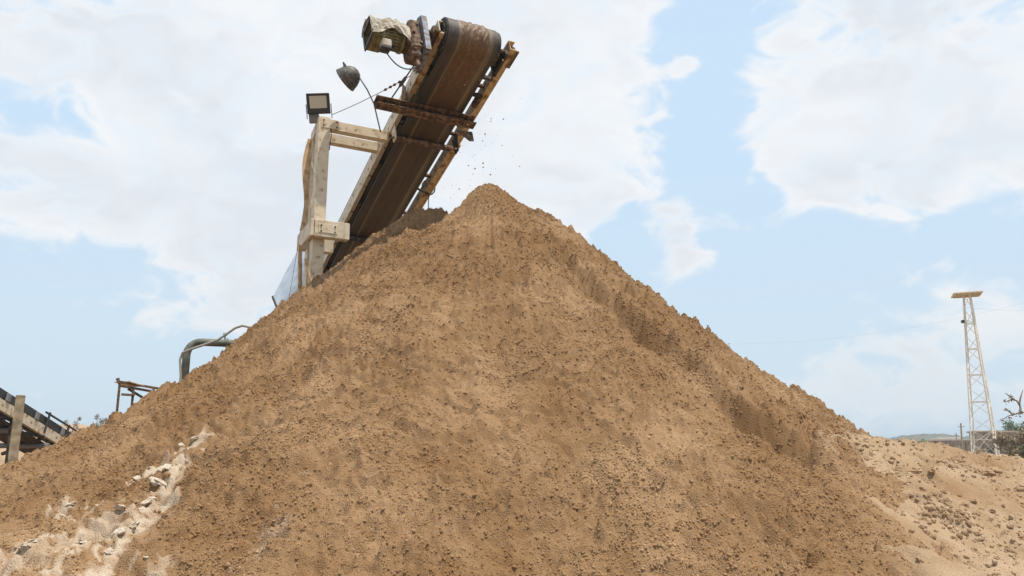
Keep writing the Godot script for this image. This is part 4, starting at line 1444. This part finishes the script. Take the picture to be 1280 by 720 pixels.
	mesh_part("leaves", leaf_cloud(spots, 85, 0.045, 55, Color(0.20, 0.13, 0.085)), M.leaf, tree)

func build_tower() -> void:
	var D := 75.0
	var foot := at_depth(1232, 568, D)
	var top := at_depth(1209, 369, D)
	foot.y = ground_base(foot.x, foot.z) - 0.15
	var t := thing("lattice_tower", "tall cream lattice tower with square deck on top", "tower", Transform3D(Basis(Vector3.UP, 0.12), foot))
	var H := top.y - foot.y
	var corner := func(q: int, u: float) -> Vector3:
		var r := lerpf(1.42, 0.40, u)
		var an := PI / 2 * q + PI / 2
		return Vector3(cos(an) * r, H * u, sin(an) * r)
	for q in 4:
		var k := Kit.new()
		k.bar(corner.call(q, -0.01), corner.call(q, 1.0), 0.15 if q == 0 else 0.085, 0.15 if q == 0 else 0.085)
		part("leg", k, M.tower, t)
	var levels := [0.0, 0.16, 0.335, 0.50, 0.66, 0.82, 1.0]
	for l in 6:
		for q in 4:
			var a := (q + 1) % 4
			var k := Kit.new()
			if l > 0:
				k.bar(corner.call(q, levels[l]), corner.call(a, levels[l]), 0.07, 0.07)
				part("girt", k, M.tower, t)
			k = Kit.new()
			var mid: float = (levels[l] + levels[l + 1]) / 2
			k.bar(corner.call(q, levels[l]), corner.call(a, mid), 0.05, 0.05)
			part("brace", k, M.tower, t)
			k = Kit.new()
			k.bar(corner.call(a, mid), corner.call(q, levels[l + 1]), 0.05, 0.05)
			part("brace", k, M.tower, t)
			if l == 0:
				k = Kit.new()
				k.bar(corner.call(a, 0.0), corner.call(q, levels[1]), 0.05, 0.05)
				part("brace", k, M.tower, t)
	var k := Kit.new()
	k.box(Transform3D(Basis(Vector3.UP, PI / 4 + 0.25), Vector3(0, H + 0.07, 0)), Vector3(2.5, 0.12, 2.5), 0.01)
	var deck := part("deck", k, M.tower_deck, t)
	for q in 3:
		k = Kit.new()
		k.box(Transform3D(Basis(Vector3.UP, PI / 4 + 0.25), Vector3(0, H - 0.05, 0)).translated_local(Vector3(-0.8 + 0.8 * q, 0, 0)), Vector3(0.1, 0.1, 2.2), 0.01)
		part("joist", k, M.tower_deck, deck)
	# small camera box on an arm
	k = Kit.new()
	var c: Vector3 = corner.call(1, 0.82)
	var cp := at_depth(1203.5, 402, D - 0.3) - foot
	cp = t.transform.basis.inverse() * cp
	k.box(Transform3D(Basis(), cp), Vector3(0.26, 0.3, 0.3), 0.05)
	part("camera_box", k, M.black, t)
	k = Kit.new()
	k.bar(cp + Vector3(0, 0.17, 0), corner.call(0, 0.825), 0.06, 0.06)
	part("camera_arm", k, M.tower, t)

func build_small() -> void:
	var rng := RandomNumberGenerator.new()
	rng.seed = 2024
	# falling sand: far too many grains to count
	var k := Kit.new()
	for q in 75:
		var px := clampf(rng.randfn(612, 20), 570, 655)
		var py := rng.randf_range(70, 232)
		if q % 3 == 0:
			px = rng.randf_range(540, 600)
			py = rng.randf_range(190, 250)
		var p := at_depth(px, py, rng.randf_range(10.1, 10.7))
		var s := 0.006 + 0.018 * pow(rng.randf(), 4.0)
		k.box(Transform3D(Basis(Vector3(rng.randfn(), rng.randfn(), rng.randfn()).normalized(), rng.randf() * TAU), p), Vector3(s, s * 0.8, s * 1.2), s * 0.3)
	var fall := part("falling_sand", k, M.clod, self)
	tag(fall, "sparse brown sand grains falling from the belt to the heap tip", "falling sand", "", "stuff")
	# crumbs lying on the heap
	var shapes := [lump_mesh(1, 5, 8, 0.4, 0.85), lump_mesh(2, 5, 7, 0.5, 0.8), lump_mesh(3, 5, 8, 0.4, 0.75)]
	for sidx in 3:
		var mm := MultiMesh.new()
		mm.transform_format = MultiMesh.TRANSFORM_3D
		mm.use_colors = true
		mm.mesh = shapes[sidx]
		var xf: Array = []
		var cl: Array = []
		while xf.size() < 150000:
			var x := rng.randf_range(-8.0, 7.5)
			var z := rng.randf_range(-12.0, -4.0)
			var dense := 0.45 + nm.get_noise_2d(x * 0.7 + 30, z * 0.7) * 1.7 + nc.get_noise_2d(x * 0.5, z * 0.5) * 0.9
			if rng.randf() > maxf(dense, 0.3):
				continue
			var y := pile_height(x, z)
			if y < 0.2 or pale_amount(x, z) > 0.35:
				continue
			var s := 0.007 + 0.018 * pow(rng.randf(), 3.0) + (0.035 * rng.randf() if rng.randf() < 0.0015 else 0.0)
			var b := Basis(Vector3(rng.randfn(), rng.randfn(), rng.randfn()).normalized(), rng.randf() * TAU).scaled(Vector3.ONE * s)
			xf.append(Transform3D(b, Vector3(x, y - s * 0.14, z)))
			cl.append(pile_color(x, z) * rng.randf_range(0.86, 1.18))
		mm.instance_count = xf.size()
		for q in xf.size():
			mm.set_instance_transform(q, xf[q])
			mm.set_instance_color(q, cl[q])
		var mi := MultiMeshInstance3D.new()
		mi.name = numbered("sand_crumbs")
		mi.multimesh = mm
		mi.material_override = M.crumb
		add_child(mi)
		tag(mi, "small crumbs of damp sand strewn over the brown heap", "sand crumbs", "crumbs on the brown heap", "stuff")
	# pale crumbs on the bench
	var mm := MultiMesh.new()
	mm.transform_format = MultiMesh.TRANSFORM_3D
	mm.use_colors = true
	mm.mesh = shapes[1]
	var xf: Array = []
	while xf.size() < 60000:
		var x := rng.randf_range(3.0, 12.0)
		var z := rng.randf_range(-20.0, -5.0)
		if rng.randf() > 0.55 + nm.get_noise_2d(x * 0.6, z * 0.6) * 1.4:
			continue
		var y := ground_height(x, z)
		var s := 0.010 + 0.035 * pow(rng.randf(), 5.0)
		xf.append([Transform3D(Basis(Vector3(rng.randfn(), rng.randfn(), rng.randfn()).normalized(), rng.randf() * TAU).scaled(Vector3.ONE * s), Vector3(x, y + s * 0.12, z)), ground_color(x, z) * rng.randf_range(0.85, 1.1)])
	mm.instance_count = xf.size()
	for q in xf.size():
		mm.set_instance_transform(q, xf[q][0])
		mm.set_instance_color(q, xf[q][1])
	var mi := MultiMeshInstance3D.new()
	mi.name = numbered("ground_crumbs")
	mi.multimesh = mm
	mi.material_override = M.crumb
	add_child(mi)
	tag(mi, "pale crumbs and pebbles scattered over the sandy bench", "pebbles", "", "stuff")
	# pale lumps in the washed-out streaks
	var lumps: Array = []
	for q in 4:
		lumps.append(lump_mesh(40 + q, 8, 12, 0.75, 0.7))
	for q in [[149, 640, 0.14], [87, 628, 0.10], [80, 634, 0.08], [128, 614, 0.09], [117, 622, 0.07], [199, 590, 0.16], [212, 581, 0.17], [205, 575, 0.12], [183, 612, 0.13], [192, 604, 0.10], [176, 640, 0.10], [160, 667, 0.13], [166, 660, 0.10], [192, 632, 0.11], [92, 638, 0.08], [106, 663, 0.11], [80, 664, 0.09], [38, 692, 0.13], [148, 676, 0.12], [228, 551, 0.10], [243, 547, 0.11], [176, 577, 0.10], [190, 572, 0.08], [138, 690, 0.11], [185, 700, 0.10], [30, 702, 0.10]]:
		var p := on_pile(q[0], q[1])
		p.y = pile_height(p.x, p.z)
		var o := mesh_part("chalky_lump", lumps[int(q[0]) % 4], M.chalk, self)
		o.position = p
		o.rotation = Vector3(rng.randf() * 0.6, rng.randf() * TAU, rng.randf() * 0.6)
		o.scale = Vector3(q[2], q[2] * 0.6, q[2]) * rng.randf_range(0.5, 0.8)
		tag(o, "off-white chalky lump lying in the pale streaks on the brown heap", "lump", "chalky lumps in the pale streaks")
	# broken clods on the bench
	var clods: Array = []
	for q in 5:
		clods.append(lump_mesh(60 + q, 8, 11, 0.5, 0.75))
	for q in 110:
		var px := clampf(rng.randfn(1180, 20), 1140, 1222)
		var py := clampf(rng.randfn(645, 14), 616, 676) + (px - 1180) * 0.25
		var p := on_ground(px, py)
		var s := rng.randf_range(3.0, 8.5) / FOCAL * EYE.distance_to(p)
		var o := mesh_part("clod", clods[q % 5], M.clod, self)
		o.position = p + Vector3(0, s * 0.1, 0)
		o.rotation = Vector3(rng.randf() * TAU, rng.randf() * TAU, rng.randf() * TAU)
		o.scale = Vector3.ONE * s
		tag(o, "brown clod in the broken patch of crusted earth on the bench", "clod", "clods in the broken patch")
	for q in [[1144, 587, 13], [1131, 602, 13], [1234, 592, 15], [1245, 588, 12], [1228, 590, 12], [1262, 690, 12], [1270, 668, 11], [1215, 628, 10], [1165, 590, 8], [1192, 583, 10], [1276, 614, 14], [1115, 575, 9], [1150, 700, 9], [1240, 640, 8], [1205, 600, 7]]:
		var p := on_ground(q[0], q[1])
		var s: float = q[2] / FOCAL * EYE.distance_to(p)
		var o := mesh_part("clod", clods[int(q[0]) % 5], M.clod, self)
		o.position = p
		o.rotation = Vector3(rng.randf() * 0.5, rng.randf() * TAU, rng.randf() * 0.5)
		o.scale = Vector3(1.1, 0.75, 1.0) * s
		tag(o, "single brown clod lying apart on the pale sandy bench", "clod", "single clods on the bench")

func on_ground(px: float, py: float) -> Vector3:
	var d := pixel_ray(px, py)
	var t := 3.0
	while t < 60.0:
		var p := EYE + d * t
		if p.y < ground_height(p.x, p.z):
			return p
		t += 0.02
	return EYE + d * 20.0
